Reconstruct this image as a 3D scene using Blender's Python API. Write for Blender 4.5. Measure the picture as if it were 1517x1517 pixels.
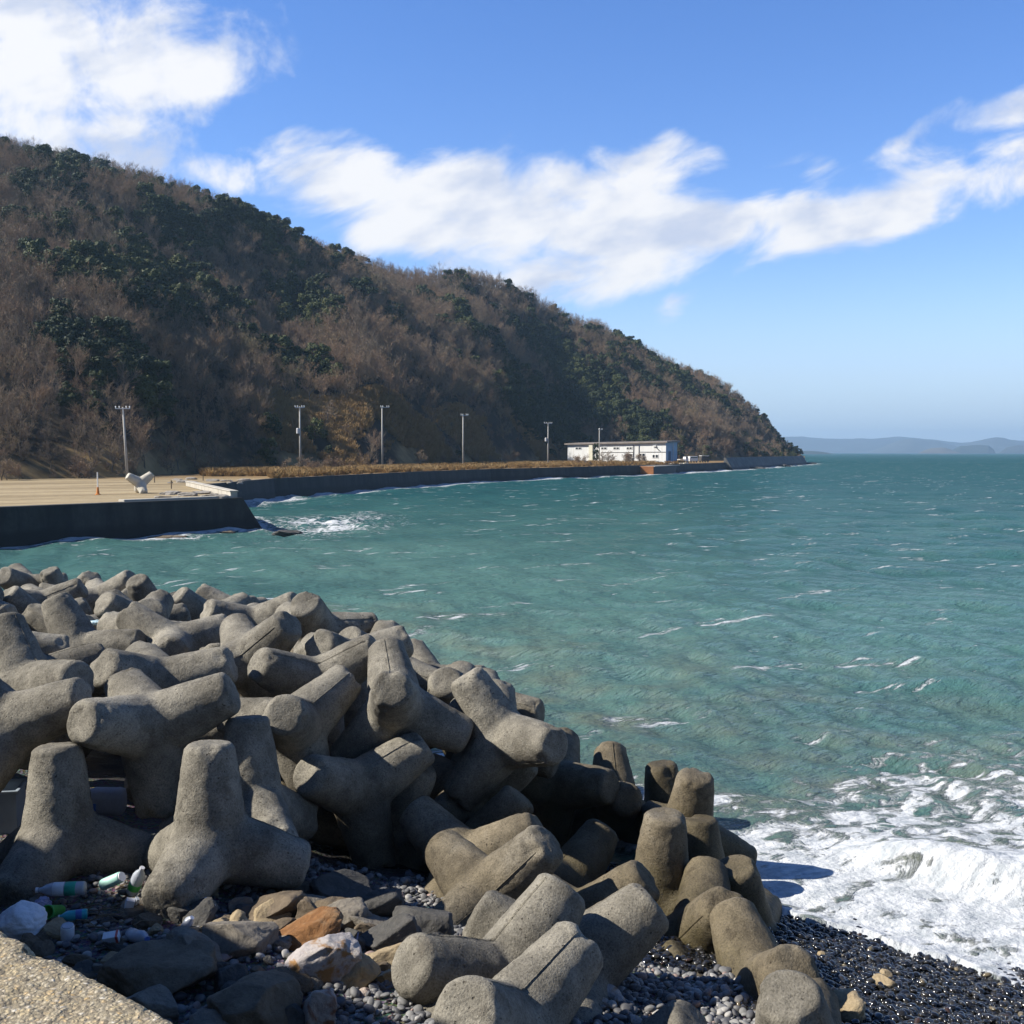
import bpy, bmesh, math, random
import numpy as np
from mathutils import Vector, Matrix

# ---------------------------------------------------------------- scene, camera, light
S = bpy.context.scene
for o in list(bpy.data.objects):
    bpy.data.objects.remove(o)
COL = S.collection
RES = 1517.0
FPX = 758.5 / math.tan(math.radians(25))          # focal length in photo pixels
CAMZ = 5.6
PITCH = math.atan((758.5 - 670) / FPX)

cam_d = bpy.data.cameras.new("camera")
cam = bpy.data.objects.new("camera", cam_d)
COL.objects.link(cam)
cam.location = (0, 0, CAMZ)
cam.rotation_euler = (math.pi / 2 - PITCH, 0, 0)
cam_d.sensor_width = 36
cam_d.angle = math.radians(50)
cam_d.clip_start = 0.05
cam_d.clip_end = 40000
S.camera = cam

SUN_EL = math.radians(39)
SUN_AZ = math.radians(-96)                         # compass angle from +Y, negative = left
sun_dir = Vector((math.sin(SUN_AZ) * math.cos(SUN_EL), math.cos(SUN_AZ) * math.cos(SUN_EL), math.sin(SUN_EL)))
sun_d = bpy.data.lights.new("sun", 'SUN')
sun_d.energy = 5.0
sun_d.angle = math.radians(0.5)
sun_d.color = (1.0, 0.945, 0.85)
sun = bpy.data.objects.new("sun", sun_d)
COL.objects.link(sun)
sun.rotation_euler = sun_dir.to_track_quat('Z', 'Y').to_euler()

S.render.engine = 'CYCLES'
S.view_settings.view_transform = 'Standard'
S.view_settings.look = 'None'
S.view_settings.exposure = 0.75
S.view_settings.gamma = 1.0
S.cycles.use_denoising = True
S.cycles.max_bounces = 6
S.cycles.diffuse_bounces = 3
S.cycles.glossy_bounces = 3
S.cycles.transmission_bounces = 4
S.cycles.volume_bounces = 0
S.cycles.sample_clamp_indirect = 4.0


class NT:
    """small helper to wire node trees"""
    def __init__(s, nt):
        s.nt = nt
        nt.nodes.clear()

    def n(s, t, **kw):
        x = s.nt.nodes.new(t)
        for k, v in kw.items():
            setattr(x, k, v)
        return x

    def put(s, sock, v):
        if v is None:
            return
        if isinstance(v, bpy.types.NodeSocket):
            s.nt.links.new(v, sock)
        else:
            if hasattr(sock, 'default_value'):
                try:
                    sock.default_value = v
                except Exception:
                    if isinstance(v, (int, float)):
                        sock.default_value = (v,) * len(sock.default_value)
                    else:
                        sock.default_value = (*v, 1.0)

    def m(s, op, a, b=None, c=None, clamp=False):
        x = s.n('ShaderNodeMath', operation=op, use_clamp=clamp)
        s.put(x.inputs[0], a)
        s.put(x.inputs[1], b)
        s.put(x.inputs[2], c)
        return x.outputs[0]

    def vm(s, op, a, b=None, scale=None):
        x = s.n('ShaderNodeVectorMath', operation=op)
        s.put(x.inputs[0], a)
        s.put(x.inputs[1], b)
        if scale is not None:
            s.put(x.inputs[3], scale)
        return x.outputs[0]

    def comb(s, a, b, c):
        x = s.n('ShaderNodeCombineXYZ')
        for i, v in enumerate((a, b, c)):
            s.put(x.inputs[i], v)
        return x.outputs[0]

    def mix(s, f, a, b, mode='MIX'):
        x = s.n('ShaderNodeMix', data_type='RGBA', blend_type=mode)
        s.put(x.inputs[0], f)
        s.put(x.inputs[6], a)
        s.put(x.inputs[7], b)
        return x.outputs[2]

    def noise(s, vec, scale, detail=4, rough=0.55, dist=0.0, out=0):
        x = s.n('ShaderNodeTexNoise')
        s.put(x.inputs['Vector'], vec)
        x.inputs['Scale'].default_value = scale
        x.inputs['Detail'].default_value = detail
        x.inputs['Roughness'].default_value = rough
        x.inputs['Distortion'].default_value = dist
        return x.outputs[out]

    def voro(s, vec, scale, feature='F1', out=0, rnd=1.0):
        x = s.n('ShaderNodeTexVoronoi', feature=feature)
        s.put(x.inputs['Vector'], vec)
        x.inputs['Scale'].default_value = scale
        x.inputs['Randomness'].default_value = rnd
        return x.outputs[out]

    def ramp(s, f, stops, interp='LINEAR'):
        x = s.n('ShaderNodeValToRGB')
        x.color_ramp.interpolation = interp
        e = x.color_ramp.elements
        while len(e) < len(stops):
            e.new(0.5)
        for i, (p, c) in enumerate(stops):
            e[i].position = p
            e[i].color = (c, c, c, 1) if isinstance(c, (int, float)) else (*c, 1)
        s.put(x.inputs[0], f)
        return x.outputs[0]

    def step(s, f, a, b, lo=0.0, hi=1.0):
        x = s.n('ShaderNodeMapRange', interpolation_type='SMOOTHSTEP')
        s.put(x.inputs[0], f)
        s.put(x.inputs[1], a)
        s.put(x.inputs[2], b)
        s.put(x.inputs[3], lo)
        s.put(x.inputs[4], hi)
        return x.outputs[0]

    def sep(s, v):
        x = s.n('ShaderNodeSeparateXYZ')
        s.put(x.inputs[0], v)
        return x.outputs

    def attr(s, name, out='Fac'):
        x = s.n('ShaderNodeAttribute')
        x.attribute_name = name
        return x.outputs[out]

    def bump(s, h, strength, dist=0.02, normal=None):
        x = s.n('ShaderNodeBump')
        x.inputs['Strength'].default_value = strength
        x.inputs['Distance'].default_value = dist
        s.put(x.inputs['Height'], h)
        if normal is not None:
            s.put(x.inputs['Normal'], normal)
        return x.outputs[0]


# ---------------------------------------------------------------- sky (world)
W = bpy.data.worlds.new("World")
S.world = W
W.use_nodes = True
w = NT(W.node_tree)
sky = w.n('ShaderNodeTexSky', sky_type='NISHITA')
sky.sun_disc = False
sky.sun_elevation = SUN_EL
sky.sun_rotation = SUN_AZ
sky.altitude = 0
sky.air_density = 1.0
sky.dust_density = 0.0
sky.ozone_density = 3.0
SKYK = 0.09
HAZE = 1.5e-4
hs = w.n('ShaderNodeHueSaturation')
hs.inputs['Hue'].default_value = 0.507
hs.inputs['Saturation'].default_value = 1.24
hs.inputs['Value'].default_value = 1.22
w.put(hs.inputs['Color'], sky.outputs[0])
D = w.n('ShaderNodeTexCoord').outputs['Generated']
dx, dy, dz = w.sep(D)
dyc = w.m('MAXIMUM', dy, 0.06)
U = w.m('DIVIDE', dx, dyc)
V = w.m('DIVIDE', dz, dyc)
UV = w.comb(U, V, 0.0)
# wind-stretched turbulence: clouds drift along a line rising to the right
rot = w.n('ShaderNodeVectorRotate', rotation_type='Z_AXIS')
w.put(rot.inputs['Vector'], UV)
rot.inputs['Angle'].default_value = math.radians(-14)
stretched = w.vm('MULTIPLY', rot.outputs[0], (1.0, 2.1, 1.0))
n_big = w.noise(stretched, 9.0, 9, 0.58, 0.5)
n_puff = w.noise(w.vm('ADD', UV, (3.1, 1.7, 0)), 13.0, 10, 0.60, 0.25)
n_warp = w.noise(UV, 6.0, 3, 0.5, 0, 1)
UVw = w.vm('ADD', UV, w.vm('SCALE', w.vm('SUBTRACT', n_warp, (0.5, 0.5, 0.5)), None, 0.10))
Uw, Vw, _ = w.sep(UVw)


def ell(px, py, a, b, ang, wt):
    """soft ellipse of cloud cover about a direction of the sky"""
    u0, v0 = (px - 758.5) / FPX, (670 - py) / FPX
    c, s = math.cos(math.radians(ang)), math.sin(math.radians(ang))
    du, dv = w.m('SUBTRACT', Uw, u0), w.m('SUBTRACT', Vw, v0)
    p = w.m('MULTIPLY_ADD', du, c * FPX / a, w.m('MULTIPLY', dv, s * FPX / a))
    q = w.m('MULTIPLY_ADD', du, -s * FPX / b, w.m('MULTIPLY', dv, c * FPX / b))
    r2 = w.m('MULTIPLY_ADD', p, p, w.m('MULTIPLY', q, q))
    return w.m('MULTIPLY', w.m('SUBTRACT', 1.0, r2), wt)


def union(lst):
    r = lst[0]
    for e in lst[1:]:
        x = w.n('ShaderNodeMath', operation='SMOOTH_MAX')
        w.put(x.inputs[0], r)
        w.put(x.inputs[1], e)
        x.inputs[2].default_value = 0.25
        r = x.outputs[0]
    return r


puffy = union([ell(60, 70, 250, 170, 0, 1.1), ell(215, 120, 200, 75, 4, 0.9), ell(130, 215, 160, 70, -8, 0.95),
               ell(330, 85, 110, 60, 10, 0.35), ell(355, 282, 80, 34, -20, 0.8), ell(-300, 150, 300, 200, 0, 0.8)])
band = union([ell(560, 300, 190, 95, -8, 1.0), ell(720, 320, 290, 112, -6, 1.2), ell(900, 330, 230, 95, -4, 1.1),
              ell(880, 410, 180, 52, 8, 0.9), ell(960, 250, 110, 48, -12, 0.75), ell(1150, 340, 270, 62, 13, 0.95), ell(1370, 300, 300, 44, 10, 1.0),
              ell(1180, 248, 90, 30, 10, 0.45), ell(1440, 192, 150, 28, 15, 0.5), ell(1420, 268, 190, 50, 8, 0.3),
              ell(1005, 456, 40, 14, 20, 0.4), ell(1800, 240, 240, 50, 8, 0.35)])
d1 = w.step(w.m('ADD', w.m('MULTIPLY', w.m('MAXIMUM', puffy, -1.2), 0.50), w.m('MULTIPLY', w.m('SUBTRACT', n_puff, 0.5), 1.8)), -0.08, 0.46)
d2 = w.step(w.m('ADD', w.m('MULTIPLY', w.m('MAXIMUM', band, -1.2), 0.52), w.m('MULTIPLY', w.m('SUBTRACT', n_big, 0.5), 1.75)), -0.06, 0.46)
# scattered cover elsewhere round the sky (behind the camera)
n_all = w.noise(D, 2.4, 6, 0.6)
back = w.m('MULTIPLY', w.step(n_all, 0.60, 0.85, 0.0, 0.6), w.step(dy, 0.05, -0.25))
dens = w.m('MAXIMUM', w.m('MAXIMUM', d1, d2), back)
dens = w.m('MULTIPLY', dens, w.step(dz, 0.0, 0.05))
grey = w.step(w.noise(w.vm('ADD', stretched, (0.4, 0.12, 2.0)), 10.0, 5, 0.5), 0.42, 0.66)
cl_col = w.mix(w.m('MULTIPLY', grey, 0.95), (6.6, 6.6, 6.7, 1), (4.0, 4.5, 5.7, 1))
cl_col = w.mix(w.m('MULTIPLY', w.step(dens, 0.15, 1.0, 1.0, 0.0), 0.35), cl_col, (5.2, 5.8, 6.7, 1))
# clear sky dimmed overhead and behind the camera to weaken the fill light
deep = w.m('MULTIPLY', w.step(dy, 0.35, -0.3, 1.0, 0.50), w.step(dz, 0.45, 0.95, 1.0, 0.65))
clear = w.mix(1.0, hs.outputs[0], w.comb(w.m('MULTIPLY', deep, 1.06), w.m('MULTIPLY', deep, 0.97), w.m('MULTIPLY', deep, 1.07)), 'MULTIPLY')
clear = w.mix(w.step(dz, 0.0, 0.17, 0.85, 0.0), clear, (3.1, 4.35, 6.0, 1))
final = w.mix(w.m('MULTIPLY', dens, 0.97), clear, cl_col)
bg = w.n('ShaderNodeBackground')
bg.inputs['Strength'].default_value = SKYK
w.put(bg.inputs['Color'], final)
wo = w.n('ShaderNodeOutputWorld')
w.nt.links.new(bg.outputs[0], wo.inputs['Surface'])

# ---------------------------------------------------------------- geometry helpers
CP, SP_ = math.cos(PITCH), math.sin(PITCH)


def ray(px, py):
    x, y = (px - 758.5) / FPX, (758.5 - py) / FPX
    return Vector((x, CP + SP_ * y, -SP_ + CP * y))


def at(px, py, d):
    """world point seen in that direction, d metres along the view axis"""
    return Vector((0, 0, CAMZ)) + ray(px, py) * d


def on(px, py, z):
    """world point where that direction meets height z"""
    r = ray(px, py)
    return Vector((0, 0, CAMZ)) + r * ((z - CAMZ) / r.z)


def _hash(ix, iy, iz, seed):
    h = (ix * 374761393 + iy * 668265263 + iz * 2147483647 + seed * 1274126177) & 0xFFFFFFFF
    h = ((h ^ (h >> 13)) * 1274126177) & 0xFFFFFFFF
    h = (h ^ (h >> 16)) & 0xFFFFFFFF
    return h.astype(np.float64) / 4294967295.0 * 2 - 1


def vnoise(p, seed=0):
    p = np.asarray(p, float)
    i = np.floor(p).astype(np.int64)
    f = p - i
    f = f * f * f * (f * (f * 6 - 15) + 10)
    r = 0
    for a in (0, 1):
        for b in (0, 1):
            for c in (0, 1):
                wgt = (f[..., 0] if a else 1 - f[..., 0]) * (f[..., 1] if b else 1 - f[..., 1]) * (f[..., 2] if c else 1 - f[..., 2])
                r = r + wgt * _hash(i[..., 0] + a, i[..., 1] + b, i[..., 2] + c, seed)
    return r


def fbm(p, oct=4, seed=0, gain=0.5):
    p = np.asarray(p, float)
    r, a = 0, 1.0
    for k in range(oct):
        r = r + a * vnoise(p, seed + k * 17)
        p = p * 2.03 + 11.3
        a *= gain
    return r


def P3(x, y, z=0.0):
    x = np.asarray(x, float)
    return np.stack([x, np.asarray(y, float) + 0 * x, np.asarray(z, float) + 0 * x], -1)


def mesh_np(name, verts, faces, mats, smooth=True, parent=None, face_mat=None, link=True):
    """one mesh object from arrays"""
    me = bpy.data.meshes.new(name)
    verts = np.asarray(verts, np.float32)
    if isinstance(faces, np.ndarray):
        nf, k = faces.shape
        me.vertices.add(len(verts))
        me.vertices.foreach_set('co', verts.ravel())
        me.loops.add(nf * k)
        me.loops.foreach_set('vertex_index', faces.astype(np.int32).ravel())
        me.polygons.add(nf)
        me.polygons.foreach_set('loop_start', np.arange(0, nf * k, k, dtype=np.int32))
        me.update(calc_edges=True)
    else:
        me.from_pydata([tuple(map(float, v)) for v in verts], [], faces)
        me.update()
    for mm in (mats if isinstance(mats, (list, tuple)) else [mats]):
        me.materials.append(mm)
    if face_mat is not None:
        me.polygons.foreach_set('material_index', np.asarray(face_mat, np.int32))
    me.polygons.foreach_set('use_smooth', np.full(len(me.polygons), smooth))
    o = bpy.data.objects.new(name, me)
    if link:
        COL.objects.link(o)
    if parent is not None:
        o.parent = parent
    return o


def fattr(o, name, arr):
    a = o.data.attributes.new(name, 'FLOAT', 'POINT')
    a.data.foreach_set('value', np.asarray(arr, np.float32).ravel())


def grid_faces(nu, nv):
    i = np.arange(nu - 1)[:, None] * nv + np.arange(nv - 1)[None]
    i = i.ravel()
    return np.stack([i, i + nv, i + nv + 1, i + 1], 1)


def tag(o, label=None, cat=None, group=None, kind=None):
    for k, v in (('label', label), ('category', cat), ('group', group), ('kind', kind)):
        if v:
            o[k] = v
    return o


def empty(name, loc=(0, 0, 0), rz=0.0):
    o = bpy.data.objects.new(name, None)
    COL.objects.link(o)
    o.location = loc
    o.rotation_euler = (0, 0, rz)
    return o


def copy_tree(o, parent=None):
    c = o.copy()
    COL.objects.link(c)
    if parent is not None:
        c.parent = parent
    for ch in list(o.children):
        copy_tree(ch, c)
    return c


class MB:
    """collects boxes, tubes and lathes and links them as one mesh"""
    def __init__(s):
        s.v, s.f = [], []

    def add(s, v, f):
        b = len(s.v)
        s.v += [tuple(x) for x in v]
        s.f += [tuple(b + i for i in q) for q in f]
        return s

    def box(s, c, size, rz=0.0, rx=0.0, ry=0.0, bev=0.0):
        hx, hy, hz = (x / 2 for x in size)
        M = Matrix.Translation(c) @ Matrix.Rotation(rz, 4, 'Z') @ Matrix.Rotation(ry, 4, 'Y') @ Matrix.Rotation(rx, 4, 'X')
        if bev <= 0:
            v = [M @ Vector((x * hx, y * hy, z * hz)) for x in (-1, 1) for y in (-1, 1) for z in (-1, 1)]
            return s.add(v, [(0, 1, 3, 2), (4, 6, 7, 5), (0, 4, 5, 1), (2, 3, 7, 6), (0, 2, 6, 4), (1, 5, 7, 3)])
        bm = bmesh.new()
        bmesh.ops.create_cube(bm, size=1.0)
        for q in bm.verts:
            q.co = Vector((q.co.x * 2 * hx, q.co.y * 2 * hy, q.co.z * 2 * hz))
        bmesh.ops.bevel(bm, geom=bm.edges[:], offset=bev, segments=2, affect='EDGES', profile=0.6)
        bm.verts.index_update()
        s.add([M @ q.co for q in bm.verts], [[q.index for q in f.verts] for f in bm.faces])
        bm.free()
        return s

    def tube(s, pts, rad, k=8, caps=True):
        pts = [Vector(p) for p in pts]
        if not isinstance(rad, (list, tuple)):
            rad = [rad] * len(pts)
        rings = []
        up = Vector((0, 0, 1))
        for i, p in enumerate(pts):
            d = (pts[min(i + 1, len(pts) - 1)] - pts[max(i - 1, 0)]).normalized()
            a = d.cross(up if abs(d.z) < 0.95 else Vector((1, 0, 0))).normalized()
            b = d.cross(a)
            rings.append([p + (a * math.cos(2 * math.pi * j / k) + b * math.sin(2 * math.pi * j / k)) * rad[i] for j in range(k)])
        v = [q for r in rings for q in r]
        f = []
        for i in range(len(pts) - 1):
            for j in range(k):
                f.append((i * k + j, i * k + (j + 1) % k, (i + 1) * k + (j + 1) % k, (i + 1) * k + j))
        if caps:
            f.append(tuple(reversed(range(k))))
            f.append(tuple(range((len(pts) - 1) * k, len(pts) * k)))
        return s.add(v, f)

    def lathe(s, prof, M=None, k=16):
        """profile (r, z) turned about z, then moved by M"""
        M = M or Matrix()
        v, f = [], []
        for r, z in prof:
            for j in range(k):
                a = 2 * math.pi * j / k
                v.append(M @ Vector((r * math.cos(a), r * math.sin(a), z)))
        n = len(prof)
        for i in range(n - 1):
            for j in range(k):
                f.append((i * k + j, i * k + (j + 1) % k, (i + 1) * k + (j + 1) % k, (i + 1) * k + j))
        f.append(tuple(reversed(range(k))))
        f.append(tuple(range((n - 1) * k, n * k)))
        return s.add(v, f)

    def build(s, name, mat, parent=None, smooth=False, loc=None):
        o = mesh_np(name, np.array(s.v), [list(q) for q in s.f], mat, smooth, parent)
        if loc is not None:
            o.location = loc
        return o


def mat(name):
    m = bpy.data.materials.new(name)
    m.use_nodes = True
    t = NT(m.node_tree)
    b = t.n('ShaderNodeBsdfPrincipled')
    out = t.n('ShaderNodeOutputMaterial')
    t.nt.links.new(b.outputs[0], out.inputs['Surface'])
    return m, t, b


def simple(name, col, rough=0.6, var=0.25, scale=8.0, bump=0.15, spec=0.4, metal=0.0, coord='Object'):
    """a plain material with broken-up colour and a little relief"""
    m, t, b = mat(name)
    co = t.n('ShaderNodeTexCoord').outputs[coord]
    n = t.noise(co, scale, 6, 0.6)
    dark = tuple(c * (1 - var) for c in col)
    light = tuple(min(1, c * (1 + var)) for c in col)
    t.put(b.inputs['Base Color'], t.ramp(n, [(0.3, dark), (0.7, light)]))
    b.inputs['Roughness'].default_value = rough
    b.inputs['Specular IOR Level'].default_value = spec
    b.inputs['Metallic'].default_value = metal
    if bump:
        t.put(b.inputs['Normal'], t.bump(t.noise(co, scale * 4, 5, 0.6), bump, 0.02))
    return m


def worldpos(t):
    return t.n('ShaderNodeNewGeometry').outputs['Position']

# ---------------------------------------------------------------- ground of the near shore
NX, NY = -0.634, -0.775                              # landward normal of the waterline


def shore_n(x, y):
    return NX * (np.asarray(x) - 3.0) + NY * (np.asarray(y) - 13.3)


def shore_t(x, y):
    return 0.775 * (np.asarray(x) - 3.0) - 0.634 * (np.asarray(y) - 13.3)


def ground_z(x, y):
    n = shore_n(x, y)
    z = np.clip(0.22 * n, -2.5, 1.45)
    p = P3(x, y, 0)
    return z + 0.05 * fbm(p * 0.9, 3, 5) + 0.015 * fbm(p * 6, 2, 9)


def pebble_material(name, dry, wet):
    m, t, b = mat(name)
    pos = worldpos(t)
    rnd = t.n('ShaderNodeObjectInfo').outputs['Random']
    c = t.ramp(rnd, dry, 'CONSTANT')
    n = t.noise(t.n('ShaderNodeTexCoord').outputs['Object'], 3.0, 4, 0.6)
    c = t.mix(0.5, c, t.ramp(n, [(0.3, 0.55), (0.7, 1.0)]), 'MULTIPLY')
    t.put(b.inputs['Base Color'], c)
    b.inputs['Roughness'].default_value = 0.14 if wet else 0.62
    b.inputs['Specular IOR Level'].default_value = 0.7 if wet else 0.35
    return m


def beach_material():
    m, t, b = mat("beach_gravel")
    pos = worldpos(t)
    v = t.voro(pos, 26.0)
    cell = t.voro(pos, 26.0, out=1)
    px, py, pz = t.sep(pos)
    c = t.mix(0.75, (0.12, 0.115, 0.11, 1), cell, 'MULTIPLY')
    c = t.mix(t.step(pz, 0.75, 0.95), (0.022, 0.022, 0.022, 1), c)
    t.put(b.inputs['Base Color'], c)
    t.put(b.inputs['Roughness'], t.step(pz, 0.75, 0.95, 0.25, 0.8))
    t.put(b.inputs['Normal'], t.bump(v, 0.9, 0.03))
    return m


gx = np.arange(-18, 14.01, 0.16)
gy = np.arange(1.0, 32.01, 0.16)
GX, GY = np.meshgrid(gx, gy, indexing='ij')
bv = P3(GX, GY, ground_z(GX, GY)).reshape(-1, 3)
beach = mesh_np("beach", bv, grid_faces(len(gx), len(gy)), beach_material())
tag(beach, "pebble beach sloping down to the surf", "beach", kind="structure")

# ---------------------------------------------------------------- far shore: plan of the quay line
QZ = 2.3
LINE = [(-64, 26), (-41.6, 52), (-30.5, 65.5), (-19.4, 79), (-31, 107), (-29.6, 136), (-23.5, 157), (-15.6, 185), (-4.3, 214), (8.6, 233.5),
        (24, 262), (45, 300), (68, 350), (97, 420), (122, 480), (136, 515), (145, 548), (141, 600), (125, 680), (90, 760)]


def seg_dist(x, y, pts):
    """distance from points to a polyline"""
    x, y = np.asarray(x, float), np.asarray(y, float)
    best = np.full(x.shape, 1e9)
    for (ax, ay), (bx, by) in zip(pts[:-1], pts[1:]):
        ux, uy = bx - ax, by - ay
        tt = np.clip(((x - ax) * ux + (y - ay) * uy) / (ux * ux + uy * uy), 0, 1)
        best = np.minimum(best, np.hypot(x - ax - tt * ux, y - ay - tt * uy))
    return best


# ---------------------------------------------------------------- sea
rings = [5.0]
while rings[-1] < 9300:
    r = rings[-1]
    rings.append(r + max(0.055, r * 0.0062))
rr = np.array(rings)
aa = np.concatenate([np.radians(np.arange(-78, -30, 0.5)), np.radians(np.arange(-30, 34, 0.11)), np.radians(np.arange(34, 78.1, 0.5))])
RR, AA = np.meshgrid(rr, aa, indexing='ij')
X, Y = RR * np.sin(AA), RR * np.cos(AA)
spacing = np.maximum(RR * 0.0062, RR * math.radians(0.11))
rng = np.random.default_rng(11)
Z = np.zeros_like(X)
main = math.atan2(NX, NY)
for k in range(90):
    lam = 0.7 * (34 / 0.7) ** rng.random()
    th = main + rng.normal() * 0.75 + 0.25
    kx, ky = math.sin(th) * 2 * math.pi / lam, math.cos(th) * 2 * math.pi / lam
    amp = 0.0085 * lam ** 0.42 * (0.5 + rng.random()) * (0.75 if lam > 14 else 1.0)
    fade = np.clip((lam / spacing - 3) / 4, 0, 1)
    ph = kx * X + ky * Y + rng.random() * 6.28
    Z += amp * fade * (np.sin(ph) + 0.28 * np.cos(2 * ph))
Z *= 0.85 + 0.35 * vnoise(P3(X / 30, Y / 30, 0), 3)
n = shore_n(X, Y)
t = shore_t(X, Y)
calm = np.clip((-n - 0.2) / 7.0, 0.08, 1)             # waves flatten into the wash
near = (Y < 40)
Z = np.where(near, Z * calm, Z)
PILE = [(3.2, 13.2), (3.0, 15.3), (1.4, 16.2), (-0.2, 17.4), (-2, 18.6), (-4, 20.3), (-6, 24.5), (-10, 27.5), (-16, 30)]
dp = seg_dist(X, Y, PILE)
dq = seg_dist(X, Y, LINE)
wob = fbm(P3(t / 2.2, n / 3.0, 0), 3, 21)
crest = -2.55 + 0.5 * wob * 0.6 + 0.10 * np.sin(t * 0.9)
cw = np.exp(-((n - crest) / np.where(n > crest, 0.34, 0.8)) ** 2)
along = np.clip((t + 0.2) / 1.2, 0, 1) * (0.75 + 0.35 * vnoise(P3(t / 1.6, 0, 3), 5))
lump = fbm(P3(X * 2.2, Y * 2.2, 0), 4, 8)
ridge = 0.40 * cw * along
Z += np.where(near, ridge * (1 + 0.12 * lump), 0)
crest2 = -6.3 + 0.7 * wob
cw2 = np.exp(-((n - crest2) / 0.8) ** 2) * (0.5 + 0.6 * vnoise(P3(t / 3.0, 0, 9), 15))
Z += np.where(near, 0.16 * cw2 * np.clip((t + 3) / 3, 0, 1), 0)
# wash: a thin sheet running up the slope
wash_up = 0.25 + 0.28 * vnoise(P3(t / 1.1, 0, 1), 31) + 0.12 * vnoise(P3(t / 0.35, 0, 1), 33)
gz = np.clip(0.22 * n, -2.5, 1.45)
film = np.where((n > -1.6) & (n < wash_up), gz + 0.06 + 0.006 * lump, -9)
Z = np.where(near & (t > -0.8), np.maximum(Z, film), Z)
Z = np.where(near & (n > -0.6), np.minimum(Z, np.maximum(film, -0.02)), Z)
# foam cover 0..1
F = np.interp(n, [-15, -10, -7.5, -5.5, -4.2, -3.2, -2.4, 0.8], [0, 0.10, 0.36, 0.46, 0.50, 0.52, 0.66, 0.60])
F = F * np.clip((t + 2.6) / 2.6, 0, 1) * near
F = np.maximum(F, np.where(near, np.exp(-((n - crest) / 0.42) ** 2) * along * 0.92, 0))
Fp = np.interp(dp, [0, 0.7, 1.6, 3.2], [0.66, 0.56, 0.42, 0.0]) * (0.85 + 0.7 * vnoise(P3(X / 1.5, Y / 1.5, 0), 41))
F = np.maximum(F, Fp * (Y < 40))
wq = 2.2 + 2.0 * np.maximum(0, vnoise(P3(X / 7, Y / 7, 0), 51)) + np.clip(dq * 0, 0, 0)
wq = wq * np.clip(0.55 + Y / 220, 0.7, 2.4)
Fq = np.clip(1.0 - dq / (wq * 1.6), 0, 1) * (0.85 + 0.35 * vnoise(P3(X / 5, Y / 5, 0), 53))
F = np.maximum(F, np.where(Y > 40, Fq, 0))
plume = np.exp(-((X + 14.5) / 4.6) ** 2 - ((Y - 86) / 13) ** 2)
F = np.maximum(F, 0.62 * plume * (0.85 + 0.6 * vnoise(P3(X / 2.2, Y / 4, 0), 57)))
Z += np.where(Y > 40, 0.35 * np.clip(1 - dq / 2.0, 0, 1) * np.maximum(0, vnoise(P3(X / 2.5, Y / 2.5, 0), 61)), 0)
Z += 0.25 * plume * fbm(P3(X * 0.9, Y * 0.9, 0), 3, 71)
shal = np.interp(n, [-20, -9, -4, 0], [0, 0.7, 0.95, 1]) * near
shal = np.maximum(shal, np.where(Y < 40, np.interp(dp, [0, 3, 8], [0.95, 0.6, 0.0]), 0))
bay = np.exp(-(np.hypot((X + 8) / 26, (Y - 40) / 60)) ** 2)


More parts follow.
